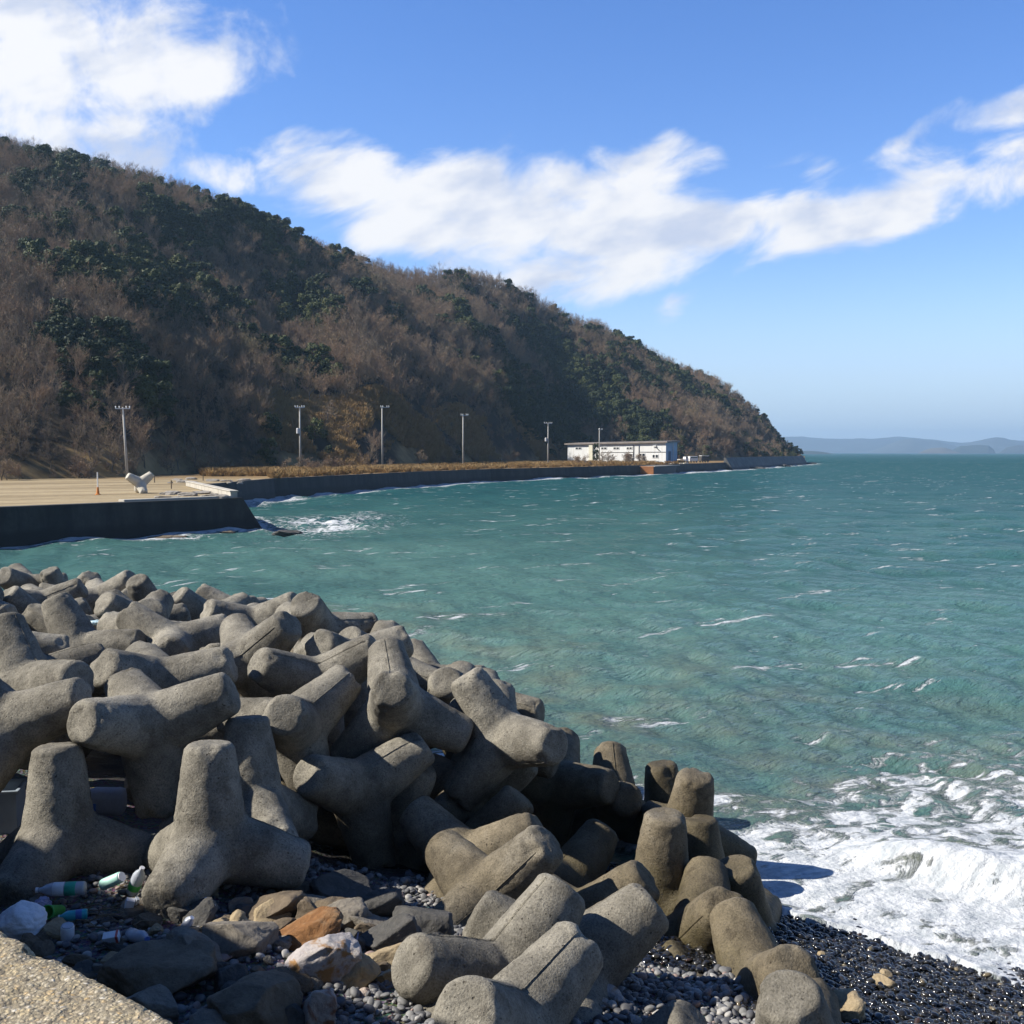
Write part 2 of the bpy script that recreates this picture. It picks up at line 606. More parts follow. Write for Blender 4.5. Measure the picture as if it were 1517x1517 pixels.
def sea_material():
    m, t, b = mat("sea_water")
    pos = worldpos(t)
    px, py, pz = t.sep(pos)
    dist = t.vm('LENGTH', pos)
    dist = dist if True else None
    vl = t.n('ShaderNodeVectorMath', operation='LENGTH')
    t.put(vl.inputs[0], pos)
    dist = vl.outputs['Value']
    r = t.n('ShaderNodeVectorRotate', rotation_type='Z_AXIS')
    t.put(r.inputs['Vector'], pos)
    r.inputs['Angle'].default_value = math.radians(-30)
    st = t.vm('MULTIPLY', r.outputs[0], (0.62, 1.3, 0.0))
    ripples = t.noise(st, 7.5, 5, 0.62, 0.0)
    chop = t.noise(st, 2.3, 5, 0.6, 0.0)
    swell = t.noise(st, 0.05, 5, 0.6)
    # murky body colour
    far = t.step(dist, 15, 220)
    c = t.mix(t.attr('bay'), (0.042, 0.116, 0.104, 1), (0.098, 0.198, 0.172, 1))
    c = t.mix(far, c, (0.015, 0.074, 0.080, 1))
    c = t.mix(t.m('MULTIPLY', t.attr('shallow'), t.step(t.noise(pos, 0.5, 4), 0.25, 0.8)), c, (0.175, 0.170, 0.112, 1))
    c = t.mix(t.step(swell, 0.35, 0.65, 0.0, 0.45), c, (0.014, 0.068, 0.074, 1))
    # light through thin crests painted in as a green tint by height
    c = t.mix(t.step(pz, 0.18, 0.6, 0, 0.35), c, (0.05, 0.20, 0.145, 1))
    # foam
    fo = t.attr('foam')
    lace_v = t.vm('MULTIPLY', t.vm('ADD', pos, t.vm('SCALE', t.noise(pos, 1.3, 4, 0.6, 0, 1), None, 0.9)), (1, 1, 0))
    lace = t.voro(lace_v, 1.7, 'DISTANCE_TO_EDGE')
    lace2 = t.voro(lace_v, 5.0, 'DISTANCE_TO_EDGE')
    fn = t.noise(t.vm('MULTIPLY', r.outputs[0], (0.8, 1.5, 0)), 1.6, 8, 0.66, 0.8)
    v = t.m('ADD', fo, t.m('MULTIPLY', t.m('SUBTRACT', fn, 0.5), 1.9))
    v = t.m('SUBTRACT', v, t.m('MULTIPLY', t.step(lace, 0.0, 0.35), 0.22))
    v = t.m('SUBTRACT', v, t.m('MULTIPLY', t.step(lace2, 0.0, 0.25), 0.07))
    foam = t.m('MULTIPLY', t.step(v, 0.14, 0.42), t.step(fo, 0.02, 0.12))
    # whitecaps, sparse and stretched along the crests
    wc = t.noise(t.vm('MULTIPLY', r.outputs[0], (0.30, 0.85, 0)), 0.8, 2, 0.4, 0.2)
    wc2 = t.noise(t.vm('MULTIPLY', r.outputs[0], (0.7, 2.2, 0)), 1.3, 5, 0.7)
    cap = t.m('MULTIPLY', t.step(wc, 0.63, 0.67), t.step(wc2, 0.50, 0.60))
    fl = t.noise(t.vm('MULTIPLY', r.outputs[0], (0.5, 1.4, 0)), 2.1, 3, 0.6)
    cap = t.m('MAXIMUM', cap, t.m('MULTIPLY', t.step(fl, 0.68, 0.74), 0.7))
    foam = t.m('MAXIMUM', foam, t.m('MULTIPLY', cap, 0.9))
    white = t.mix(t.step(t.noise(t.vm('MULTIPLY', r.outputs[0], (0.7, 1.5, 0)), 3.2, 7, 0.68), 0.34, 0.62), (0.36, 0.39, 0.41, 1), (0.60, 0.615, 0.62, 1))
    t.put(b.inputs['Base Color'], t.mix(foam, c, white))
    t.put(b.inputs['Roughness'], t.m('MAXIMUM', t.m('MULTIPLY', foam, 0.75), t.step(dist, 20, 900, 0.10, 0.34)))
    b.inputs['IOR'].default_value = 1.33
    t.put(b.inputs['Specular IOR Level'], t.m('MULTIPLY', t.m('SUBTRACT', 1.0, t.m('MULTIPLY', foam, 0.8)), 0.42))
    h = t.m('MULTIPLY', t.m('ADD', t.m('MULTIPLY', chop, 0.26), t.m('MULTIPLY', ripples, 0.09)), t.m('SUBTRACT', 1.0, t.m('MULTIPLY', foam, 0.75)))
    h = t.m('ADD', h, t.m('MULTIPLY', foam, t.m('MULTIPLY', t.noise(pos, 4.5, 6, 0.62), 0.09)))
    nrm = t.bump(h, 0.95, 0.9)
    t.put(b.inputs['Normal'], nrm)
    # choppy water seen at a low angle shows mostly its own murky faces, little mirror
    df = t.n('ShaderNodeBsdfDiffuse')
    t.nt.links.new(b.inputs['Base Color'].links[0].from_socket, df.inputs['Color'])
    t.put(df.inputs['Normal'], nrm)
    mx = t.n('ShaderNodeMixShader')
    lg = t.m('LOGARITHM', dist, 10.0)
    t.put(mx.inputs[0], t.step(lg, 0.9, 2.75, 0.12, 0.86))
    t.nt.links.new(b.outputs[0], mx.inputs[1])
    t.nt.links.new(df.outputs[0], mx.inputs[2])
    out = [n for n in t.nt.nodes if n.type == 'OUTPUT_MATERIAL'][0]
    t.nt.links.new(mx.outputs[0], out.inputs['Surface'])
    return m


sea = mesh_np("sea", P3(X, Y, Z).reshape(-1, 3), grid_faces(len(rr), len(aa))[:, ::-1], sea_material())
fattr(sea, 'foam', F)
fattr(sea, 'shallow', shal)
fattr(sea, 'bay', bay)
tag(sea, "choppy teal sea with foam along the shore", "sea", kind="structure")
del X, Y, Z, RR, AA, F, Fp, Fq, n, t, dq, dp

# ---------------------------------------------------------------- far ground, sea walls
def flat_ground_material():
    m, t, b = mat("packed_sand")
    pos = worldpos(t)
    px, py, pz = t.sep(pos)
    st = t.n('ShaderNodeVectorRotate', rotation_type='Z_AXIS')
    t.put(st.inputs['Vector'], pos)
    st.inputs['Angle'].default_value = math.radians(-38)
    lanes = t.step(t.noise(t.vm('MULTIPLY', st.outputs[0], (0.02, 0.22, 0)), 1.0, 6, 0.65), 0.36, 0.62)
    fine = t.noise(pos, 0.9, 7, 0.65)
    sand = t.mix(lanes, (0.22, 0.165, 0.09, 1), (0.41, 0.325, 0.195, 1))
    sand = t.mix(0.45, sand, t.ramp(fine, [(0.3, 0.5), (0.7, 1.0)]), 'MULTIPLY')
    grass = t.mix(t.noise(pos, 0.6, 6, 0.7), (0.10, 0.068, 0.034, 1), (0.32, 0.205, 0.085, 1))
    g = t.step(t.m('ADD', py, t.m('MULTIPLY', t.m('SUBTRACT', t.noise(pos, 0.08, 3), 0.5), 60.0)), 118, 165)
    t.put(b.inputs['Base Color'], t.mix(g, sand, grass))
    b.inputs['Roughness'].default_value = 0.95
    b.inputs['Specular IOR Level'].default_value = 0.15
    t.put(b.inputs['Normal'], t.bump(fine, 0.5, 0.25))
    return m


gp = [(x, y, QZ) for x, y in LINE] + [(-200, 760, QZ), (-330, 400, QZ), (-260, 60, QZ), (-110, 8, QZ)]
plaza = mesh_np("ground", np.array(gp), [list(range(len(gp)))], flat_ground_material(), smooth=False)
tag(plaza, "flat sandy reclaimed ground behind the sea walls", "ground", kind="structure")


def wall_material(name, base, streak):
    m, t, b = mat(name)
    pos = worldpos(t)
    px, py, pz = t.sep(pos)
    s = t.noise(t.vm('MULTIPLY', pos, (0.8, 0.8, 0.12)), 0.9, 6, 0.65)
    f = t.noise(pos, 2.5, 6, 0.65)
    c = t.mix(t.step(s, 0.35, 0.65), tuple(base) + (1,), tuple(streak) + (1,))
    c = t.mix(0.6, c, t.ramp(f, [(0.3, 0.5), (0.7, 1.0)]), 'MULTIPLY')
    tide = t.step(t.m('ADD', pz, t.m('MULTIPLY', t.m('SUBTRACT', t.noise(pos, 0.5, 4), 0.5), 0.8)), 0.5, 1.1, 1.0, 0.0)
    c = t.mix(t.m('MULTIPLY', tide, 0.85), c, (0.018, 0.017, 0.013, 1))
    t.put(b.inputs['Base Color'], c)
    b.inputs['Roughness'].default_value = 0.85
    t.put(b.inputs['Normal'], t.bump(f, 0.5, 0.1))
    return m


WALLM = wall_material("old_sea_wall", (0.050, 0.047, 0.042), (0.026, 0.025, 0.023))
COPE = simple("pale_concrete", (0.42, 0.39, 0.33), 0.85, 0.2, 0.8, 0.3, 0.2)


def quay(name, pts, batter, zt, mat_, end_ext=0.0):
    """a battered wall along a plan line: face, thickness and foot"""
    P = [Vector((x, y, 0)) for x, y in pts]
    N = []
    for i in range(len(P)):
        d = (P[min(i + 1, len(P) - 1)] - P[max(i - 1, 0)]).normalized()
        N.append(Vector((d.y, -d.x, 0)))             # seaward side is on the right of travel
    v, f = [], []
    for p, nn in zip(P, N):
        v += [p - nn * 0.6 + Vector((0, 0, zt)), p + nn * 0.03 + Vector((0, 0, zt)), p + nn * batter + Vector((0, 0, -1.5)), p - nn * 0.6 + Vector((0, 0, -1.5))]
    for i in range(len(P) - 1):
        a, b_ = 4 * i, 4 * i + 4
        for j in range(4):
            f.append((a + j, a + (j + 1) % 4, b_ + (j + 1) % 4, b_ + j))
    f.append((3, 2, 1, 0))
    e = 4 * (len(P) - 1)
    f.append((e, e + 1, e + 2, e + 3))
    return mesh_np(name, np.array(v), f, mat_, smooth=False)


near_pts = LINE[0:4]
root = empty("seawall", (-19.4, 79, 0))
tag(root, "dark sea wall with a sloping end below the sandy yard", "sea wall")
wv, wf = [], []
A0, B0 = Vector((*LINE[2], 0)), Vector((*LINE[3], 0))
dirAB = (B0 - A0).normalized()
nAB = Vector((dirAB.y, -dirAB.x, 0))
L0 = A0 - dirAB * 60
C0 = Vector((*LINE[4], 0))
back = (C0 - B0).normalized()
nb = Vector((back.y, -back.x, 0))
rows = []
corner_out = (nAB * 0.35 + nb * 1.5)
wv = [L0 + Vector((0, 0, QZ + .03)), B0 + Vector((0, 0, QZ + .03)), C0 + Vector((0, 0, QZ + .03)),
      L0 + nAB * 0.5 + Vector((0, 0, -1.5)), B0 + dirAB * 2.6 + nAB * 0.3 + Vector((0, 0, -1.5)), C0 + nb * 1.2 + Vector((0, 0, -1.5)),
      L0 - nAB * 0.7 + Vector((0, 0, QZ + .03)), B0 - nAB * 0.7 - nb * 0.7 + Vector((0, 0, QZ + .03)), C0 - nb * 0.7 + Vector((0, 0, QZ + .03))]
body = mesh_np("wall_face", np.array([p - Vector((-19.4, 79, 0)) for p in wv]),
               [(0, 3, 4, 1), (1, 4, 5, 2), (6, 0, 1, 7), (7, 1, 2, 8)], WALLM, smooth=False, parent=root)
mb = MB()
# low pale parapet slab standing at the corner of the wall
pm = (B0 + C0) / 2 - Vector((-19.4, 79, 0)) - nb * 0.55
pl_ = (C0 - B0).length
pz_ = math.atan2(back.y, back.x)
mb.box(Vector((pm.x, pm.y, QZ + 0.25)), (pl_ - 0.8, 0.5, 0.44), rz=pz_, bev=0.04)
mb.box(Vector((pm.x, pm.y, QZ + 0.50)), (pl_ - 0.6, 0.62, 0.08), rz=pz_, bev=0.02)
q1 = B0 - dirAB * 4.5 - nAB * 1.0 - Vector((-19.4, 79, 0))
mb.box(Vector((q1.x, q1.y, QZ + 0.09)), (9.0, 0.7, 0.16), rz=math.atan2(dirAB.y, dirAB.x), bev=0.03)
mb.build("parapet_block", COPE, root)
q = quay("quay_wall", LINE[4:13], 0.5, QZ + 0.06, WALLM)
tag(q, "long dark quay wall curving along the bay under the wooded hill", "quay wall")
REV = wall_material("revetment_stone", (0.15, 0.148, 0.138), (0.075, 0.073, 0.068))
q2 = quay("revetment", LINE[12:20], 3.2, QZ + 1.6, REV)
tag(q2, "grey sloping stone revetment round the foot of the headland", "sea wall")

# ---------------------------------------------------------------- hill
PXC = np.concatenate([np.arange(-760, -200, 20), np.arange(-200, 1193, 6.0)])
Db = np.interp(PXC, [-760, -300, 0, 183, 249, 415, 538, 621, 704, 840, 985, 1060, 1130, 1180, 1192], [95, 112, 131, 146, 165, 192, 209, 244, 287, 372, 408, 428, 470, 520, 535])
Dr = np.interp(PXC, [-760, 0, 200, 330, 415, 520, 690, 800, 940, 1060, 1130, 1180, 1192], [470, 430, 430, 440, 440, 455, 490, 530, 580, 620, 620, 600, 580])
YR = np.interp(PXC, [-760, -300, 0, 60, 130, 200, 270, 330, 380, 415, 450, 520, 600, 690, 740, 800, 835, 880, 940, 1000, 1060, 1100, 1130, 1155, 1172, 1192],
               [600, 330, 212, 223, 241, 256, 277, 300, 318, 345, 362, 382, 402, 404, 414, 442, 464, 480, 510, 540, 560, 590, 617, 648, 661, 672])
tree_h = np.interp(PXC, [1060, 1150, 1192], [5.2, 3.8, 1.5])
ZR = CAMZ + (670 - YR) / FPX * Dr - tree_h
ZR = np.maximum(ZR, QZ + 0.6)
FR = np.concatenate([np.linspace(0, 1.0, 110), np.linspace(1.01, 1.5, 30)])
PX2, F2 = np.meshgrid(PXC, FR, indexing='ij')
DD = Db[:, None] + (Dr - Db)[:, None] * F2
HX = (PX2 - 758.5) / FPX * DD
HY = DD
prof = np.where(F2 <= 1, np.clip(F2, 0, 1) ** 0.92, 1 - (F2 - 1) ** 1.2 * 2.0)
HZ = (QZ - 0.25) + (ZR[:, None] - QZ + 0.25) * prof
lf = np.clip((470 - PX2) / 110, 0, 1) ** 1.0
HZ += lf * (9.0 * np.exp(-((F2 - 0.60) / 0.09) ** 2) - 7.0 * np.exp(-((F2 - 0.78) / 0.07) ** 2))
spur = np.sin(np.pi * np.clip(F2, 0, 1)) ** 0.8
HZ += spur * np.clip(ZR[:, None] / 70, 0.15, 1) * (6.5 * fbm(P3(HX / 62, HY / 95, 0), 2, 81) + 2.2 * fbm(P3(HX / 19, HY / 24, 0), 3, 83))
# re-entrant valley right of the middle, with a spur beyond it
HZ += spur * (-9.0 * np.exp(-((PX2 - 800 - 160 * (0.5 - F2)) / 70) ** 2) + 8.0 * np.exp(-((PX2 - 985 + 220 * (F2 - 0.3)) / 60) ** 2)) * np.clip((1.05 - F2) * 3, 0, 1) * 0.9
HZ += spur * (5.0 * np.exp(-((PX2 - 560 + 260 * (F2 - 0.2)) / 55) ** 2)) * np.clip((0.9 - F2) * 3, 0, 1)
HZ = np.where(F2 < 0.004, QZ - 0.3, HZ)


def hill_material():
    m, t, b = mat("hill_soil")
    pos = worldpos(t)
    c = t.mix(t.noise(pos, 0.25, 6, 0.65), (0.022, 0.018, 0.012, 1), (0.060, 0.046, 0.030, 1))
    zz = t.sep(pos)[2]
    low = t.step(t.m('ADD', zz, t.m('MULTIPLY', t.noise(pos, 0.06, 4, 0.6), 26.0)), 13.0, 21.0, 1.0, 0.0)
    c = t.mix(low, c, t.mix(t.noise(pos, 0.9, 5, 0.7), (0.17, 0.115, 0.055, 1), (0.42, 0.30, 0.14, 1)))
    t.put(b.inputs['Base Color'], c)
    b.inputs['Roughness'].default_value = 1.0
    b.inputs['Specular IOR Level'].default_value = 0.1
    return m


hill = mesh_np("hill", P3(HX, HY, HZ).reshape(-1, 3), grid_faces(len(PXC), len(FR)), hill_material())
tag(hill, "steep wooded headland behind the bay", "hill", kind="structure")


def hill_point(px, f):
    """bilinear point of the hill at a bearing and a fraction of the way to the ridge"""
    i = np.clip(np.interp(px, PXC, np.arange(len(PXC))), 0, len(PXC) - 1.001)
    j = np.clip(np.interp(f, FR, np.arange(len(FR))), 0, len(FR) - 1.001)
    i0, j0 = i.astype(int), j.astype(int)
    fi, fj = i - i0, j - j0
    r = []
    for A in (HX, HY, HZ):
        r.append(A[i0, j0] * (1 - fi) * (1 - fj) + A[i0 + 1, j0] * fi * (1 - fj) + A[i0, j0 + 1] * (1 - fi) * fj + A[i0 + 1, j0 + 1] * fi * fj)
    return np.stack(r, -1)


# ---------------------------------------------------------------- islands on the horizon
def island(name, d, prof, col, label, depth=900.0, zmul=1.0):
    xs = np.linspace(prof[0][0], prof[-1][0], 90)
    ys = np.interp(xs, [p[0] for p in prof], [p[1] for p in prof])
    ys = ys + 0.5 * vnoise(P3(xs / 9, 0, d), 5) * np.clip((668 - ys) / 8, 0, 1)
    h = np.maximum((669.5 - ys) / FPX * d, 0.3) + 0
    ws = np.linspace(-1, 1, 15)
    XX, WW = np.meshgrid(xs, ws, indexing='ij')
    dd = d + WW * depth
    zz = h[:, None] * np.cos(WW * np.pi / 2) ** 1.2 * (1 + 0.25 * vnoise(P3(XX / 25, WW * 3, d), 7) * np.abs(WW)) - 1.5
    m = simple("woods_" + name + str(int(d)), col, 1.0, 0.3, 0.01, 0, 0.1)
    o = mesh_np(name, P3((XX - 758.5) / FPX * dd, dd, zz).reshape(-1, 3), grid_faces(len(xs), len(ws)), m)
    tag(o, label, "island", kind="structure")


island("distant_hills", 8300, [(1060, 667), (1110, 655), (1150, 646), (1185, 645), (1230, 648), (1290, 648), (1330, 645), (1380, 649), (1420, 654), (1470, 652), (1560, 650), (1650, 655), (1720, 668)],
       (0.07, 0.075, 0.07), "pale blue range of hills across the water", 700)
island("distant_hills", 7300, [(1285, 669), (1310, 658), (1335, 649), (1350, 647), (1385, 651), (1420, 660), (1440, 652), (1475, 645), (1500, 650), (1540, 656), (1600, 662), (1660, 669)],
       (0.07, 0.075, 0.065), "blue rounded hills across the water", 700)
island("far_island", 5200, [(1405, 669), (1412, 662), (1422, 658), (1438, 657), (1452, 656.5), (1463, 657), (1471, 663), (1474, 669)], (0.04, 0.05, 0.04), "small dark blue island on the horizon", 260)
island("far_island", 5600, [(1478, 669), (1490, 660), (1508, 657), (1530, 658), (1560, 664), (1575, 669)], (0.05, 0.055, 0.045), "blue island at the edge of the view", 260)
island("far_island", 5000, [(1358, 669), (1372, 663), (1386, 660), (1400, 661), (1416, 666), (1424, 669)], (0.10, 0.085, 0.06), "brownish low island before the hills", 260)
island("far_cape", 3600, [(1120, 664), (1180, 664.5), (1205, 664.5), (1220, 666), (1234, 668.5), (1240, 669)], (0.04, 0.05, 0.04), "low dark cape beyond the headland", 200)

# ---------------------------------------------------------------- vegetation
def leaf_material(name, stops, rough=0.8, spec=0.2):
    m, t, b = mat(name)
    rnd = t.n('ShaderNodeObjectInfo').outputs['Random']
    pos = t.n('ShaderNodeTexCoord').outputs['Object']
    n = t.noise(pos, 1.1, 3, 0.6)
    grove = t.step(t.noise(worldpos(t), 0.035, 3, 0.6), 0.3, 0.7)
    v = t.m('ADD', t.m('MULTIPLY', rnd, 0.45), t.m('ADD', t.m('MULTIPLY', grove, 0.5), t.m('MULTIPLY', t.m('SUBTRACT', n, 0.5), 0.5)), clamp=True)
    t.put(b.inputs['Base Color'], t.ramp(v, stops))
    b.inputs['Roughness'].default_value = rough
    b.inputs['Specular IOR Level'].default_value = spec
    return m


TWIG = leaf_material("bare_twigs", [(0.0, (0.15, 0.12, 0.088)), (0.3, (0.245, 0.19, 0.135)), (0.6, (0.26, 0.172, 0.112)), (0.85, (0.20, 0.17, 0.10)), (1.0, (0.28, 0.228, 0.165))], 0.9, 0.1)
BARK = leaf_material("grey_bark", [(0.0, (0.085, 0.07, 0.055)), (1.0, (0.17, 0.145, 0.12))], 0.9, 0.1)
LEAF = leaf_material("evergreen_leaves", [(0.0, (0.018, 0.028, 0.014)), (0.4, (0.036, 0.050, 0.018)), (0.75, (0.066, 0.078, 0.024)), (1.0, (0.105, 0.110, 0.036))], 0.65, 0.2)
STRAW = leaf_material("dry_grass_blades", [(0.0, (0.180, 0.113, 0.045)), (0.5, (0.306, 0.203, 0.090)), (1.0, (0.396, 0.288, 0.153))], 0.9, 0.1)


def strip_mesh(segs, wid, rng):
    """flat little strips along segments (p0, p1, w)"""
    p0 = np.array([s[0] for s in segs])
    p1 = np.array([s[1] for s in segs])
    w = np.array([s[2] for s in segs])[:, None] * wid
    d = p1 - p0
    r = rng.normal(size=d.shape)
    a = np.cross(d, r)
    a /= np.linalg.norm(a, axis=1, keepdims=True) + 1e-9
    v = np.stack([p0 - a * w, p0 + a * w, p1 + a * w * 0.5, p1 - a * w * 0.5], 1).reshape(-1, 3)
    f = np.arange(len(v)).reshape(-1, 4)
    return v, f


def bare_tree(seed, height=6.5, spread=1.0, twigs=5, low=0.30):
    """trunk tubes and crown of fine twigs: returns (trunk MB, crown verts, faces)"""
    rng = np.random.default_rng(seed)
    mb = MB()
    fine = []

    def grow(p, d, L, r, lev):
        n = 3
        pts = [p]
        q = p.copy()
        dd = d.copy()
        for i in range(n):
            dd = dd + rng.normal(size=3) * 0.13
            dd[2] += 0.05
            dd /= np.linalg.norm(dd)
            q = q + dd * L / n
            pts.append(q.copy())
        if lev <= 1:
            mb.tube(pts, [r * (1 - 0.5 * i / n) for i in range(n + 1)], 5, caps=False)
        else:
            for a, b in zip(pts[:-1], pts[1:]):
                fine.append((a, b, {2: 0.030, 3: 0.019, 4: 0.016}[lev]))
        if lev >= 4:
            return
        kids = {0: 5, 1: 5, 2: twigs, 3: 4}[lev]
        for k in range(kids):
            u = rng.uniform(low if lev == 0 else 0.25, 1.0) if k else 1.0
            idx = u * n
            i = min(int(idx), n - 1)
            pp = pts[i] + (pts[i + 1] - pts[i]) * (idx - i)
            perp = rng.normal(size=3)
            perp -= dd * perp.dot(dd)
            perp /= np.linalg.norm(perp)
            ang = rng.uniform(0.35, 0.95) if k else rng.uniform(0.05, 0.3)
            nd = dd * math.cos(ang) + perp * math.sin(ang) * spread
            nd[2] += 0.15
            nd /= np.linalg.norm(nd)
            grow(pp, nd, L * rng.uniform(0.52, 0.78), r * 0.5, lev + 1)

    grow(np.zeros(3), np.array([rng.normal() * 0.06, rng.normal() * 0.06, 1.0]), height * 0.42, height * 0.019, 0)
    v, f = strip_mesh(fine, 1.0, rng)
    return mb, v, f


def evergreen(seed, height=5.5, width=4.6, n_cl=26, per=95, leaf=0.30):
    rng = np.random.default_rng(seed)
    mb = MB()
    mb.tube([(0, 0, -0.4), (0.1, 0.05, height * 0.3), (0.0, 0.1, height * 0.6)], [0.16, 0.12, 0.06], 6, caps=False)
    V = []
    for k in range(n_cl):
        a = rng.uniform(0, 2 * math.pi)
        h = rng.uniform(0.16, 0.92)
        rad = width / 2 * math.sqrt(max(0.05, 1 - ((h - 0.42) / 0.6) ** 2)) * rng.uniform(0.35, 0.92)
        c = np.array([math.cos(a) * rad, math.sin(a) * rad, h * height])
        mb.tube([(0, 0, h * height * 0.5), tuple(c * np.array([0.6, 0.6, 0.92]))], [0.05, 0.02], 4, caps=False)
        cr = rng.uniform(0.55, 1.05) * width * 0.20
        dirs = rng.normal(size=(per, 3))
        dirs /= np.linalg.norm(dirs, axis=1, keepdims=True)
        dirs[:, 2] = np.where(dirs[:, 2] < -0.5, -dirs[:, 2], dirs[:, 2])
        p = c + dirs * cr * rng.uniform(0.55, 1.1, (per, 1)) * np.array([1, 1, 0.75])
        nrm = dirs + rng.normal(size=(per, 3)) * 0.45
        nrm /= np.linalg.norm(nrm, axis=1, keepdims=True)
        t1 = np.cross(nrm, rng.normal(size=(per, 3)))
        t1 /= np.linalg.norm(t1, axis=1, keepdims=True)
        t2 = np.cross(nrm, t1)
        s = leaf * rng.uniform(0.5, 1.0, (per, 1))
        V.append(np.stack([p - t1 * s, p - t2 * s * 0.55, p + t1 * s, p + t2 * s * 0.55], 1).reshape(-1, 3))
    v = np.concatenate(V)
    return mb, v, np.arange(len(v)).reshape(-1, 4)


def tuft(seed, h=0.9, n=90, wid=0.9):
    rng = np.random.default_rng(seed)
    segs = []
    for k in range(n):
        a = rng.uniform(0, 6.28)
        r = rng.uniform(0, wid * 0.5)
        b = np.array([math.cos(a) * r, math.sin(a) * r, 0])
        tip = b + np.array([math.cos(a) * rng.uniform(0.1, 0.5) * h, math.sin(a) * rng.uniform(0.1, 0.5) * h, h * rng.uniform(0.5, 1.0)])
        mid = (b + tip) / 2 + np.array([0, 0, 0.12 * h])
        segs += [(b, mid, 0.028), (mid, tip, 0.022)]
    return strip_mesh(segs, 1.0, rng)


def joined(name, mb, v, f, m_trunk, m_crown):
    """trunk and crown in one mesh for trees too far away to show their parts"""
    tv = np.array(mb.v) if mb.v else np.zeros((0, 3))
    faces = [list(q) for q in mb.f] + [list(q + len(tv)) for q in f]
    o = mesh_np(name, np.concatenate([tv, v]), faces, [m_trunk, m_crown], False, None,
                [0] * len(mb.f) + [1] * len(f), link=False)
    return o


BARE = [bare_tree(100 + i, h, sp, tw) for i, (h, sp, tw) in enumerate([(7.0, 1.0, 5), (6.4, 1.25, 5), (7.4, 0.85, 6), (5.6, 1.3, 6), (6.8, 1.0, 6)])]
EVER = [evergreen(200 + i, h, wd, nc) for i, (h, wd, nc) in enumerate([(5.6, 4.8, 28), (6.6, 4.4, 30), (4.8, 5.4, 30)])]
BUSH = [bare_tree(300 + i, 2.7, 1.7, 5, 0.05) for i in range(3)]
TUFT = [tuft(400 + i) for i in range(3)]
proto_bare = [joined("bare_tree", mb, v, f, BARK, TWIG) for mb, v, f in BARE]
proto_ever = [joined("evergreen_tree", mb, v, f, BARK, LEAF) for mb, v, f in EVER]
proto_bush = [joined("bare_bush", mb, v, f, BARK, TWIG) for mb, v, f in BUSH]
proto_tuft = [mesh_np("dry_grass", v, f, STRAW, False, link=False) for v, f in TUFT]
cone_mb = MB()
PC = bpy.data.collections.new("forest_kinds")
PG = bpy.data.collections.new("grass_kinds")
_keep = []


def kinds(coll, protos):
    for i, p in enumerate(protos):
        q = bpy.data.objects.new("%02d_%s" % (i, p.name), p.data)
        coll.objects.link(q)
        _keep.append(q)


kinds(PC, proto_bare + proto_ever + proto_bush)
kinds(PG, proto_tuft)


def scatter(name, pts, rots, scl, idx, coll, label, cat):
    """one object whose points carry instances of the kinds in coll"""
    o = mesh_np(name, pts, [], [])
    for nm, typ, arr in (("turn", 'FLOAT_VECTOR', rots), ("size", 'FLOAT', scl), ("pick", 'INT', idx)):
        a = o.data.attributes.new(nm, typ, 'POINT')
        a.data.foreach_set('vector' if typ == 'FLOAT_VECTOR' else 'value', np.asarray(arr, np.int32 if typ == 'INT' else np.float32).ravel())
    g = bpy.data.node_groups.new("scatter_" + name, 'GeometryNodeTree')
    g.interface.new_socket("Geometry", in_out='INPUT', socket_type='NodeSocketGeometry')
    g.interface.new_socket("Geometry", in_out='OUTPUT', socket_type='NodeSocketGeometry')
    N, L = g.nodes, g.links
    gi, go = N.new('NodeGroupInput'), N.new('NodeGroupOutput')
    ip = N.new('GeometryNodeInstanceOnPoints')
    ci = N.new('GeometryNodeCollectionInfo')
    ci.inputs['Collection'].default_value = coll
    ci.inputs['Separate Children'].default_value = True
    ci.inputs['Reset Children'].default_value = True

    def named(nm, typ):
        x = N.new('GeometryNodeInputNamedAttribute')
        x.data_type = typ
        x.inputs['Name'].default_value = nm
        return x.outputs['Attribute']
    L.new(gi.outputs[0], ip.inputs['Points'])
    L.new(ci.outputs[0], ip.inputs['Instance'])
    ip.inputs['Pick Instance'].default_value = True
    L.new(named("pick", 'INT'), ip.inputs['Instance Index'])
    L.new(named("turn", 'FLOAT_VECTOR'), ip.inputs['Rotation'])
    L.new(named("size", 'FLOAT'), ip.inputs['Scale'])
    L.new(ip.outputs[0], go.inputs[0])
    md = o.modifiers.new("scatter", 'NODES')
    md.node_group = g
    tag(o, label, cat, kind="stuff")
    return o


rng = np.random.default_rng(77)
NT_ = 46000
px = rng.uniform(-420, 1188, NT_)
f = rng.uniform(0.0, 1.04, NT_) ** 0.85
d = np.interp(px, PXC, Db) + (np.interp(px, PXC, Dr) - np.interp(px, PXC, Db)) * f
width = np.interp(px, PXC, Dr) - np.interp(px, PXC, Db)
keep = rng.random(NT_) < (d / 950) * (width / 330) * np.interp(f, [0, 0.15, 0.4], [3.2, 2.2, 1.0])
foot = (px > 400) & (px < 860) & (f < 0.17)
keep &= (~foot) | (rng.random(NT_) < 0.16)
px, f, d = px[keep], f[keep], d[keep]
P = hill_point(px, f)
ypx = 670 - (P[:, 2] + 3 - CAMZ) / P[:, 1] * FPX           # where it shows, to choose the woods' make-up
mixn = fbm(P3(P[:, 0] / 34, P[:, 1] / 60, 0), 3, 91)
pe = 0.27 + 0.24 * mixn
pe = np.where((px < 440) & (f > 0.64) & (f < 0.9), pe + 0.50, pe)  # dark evergreens massed here to stand in for the shaded slope
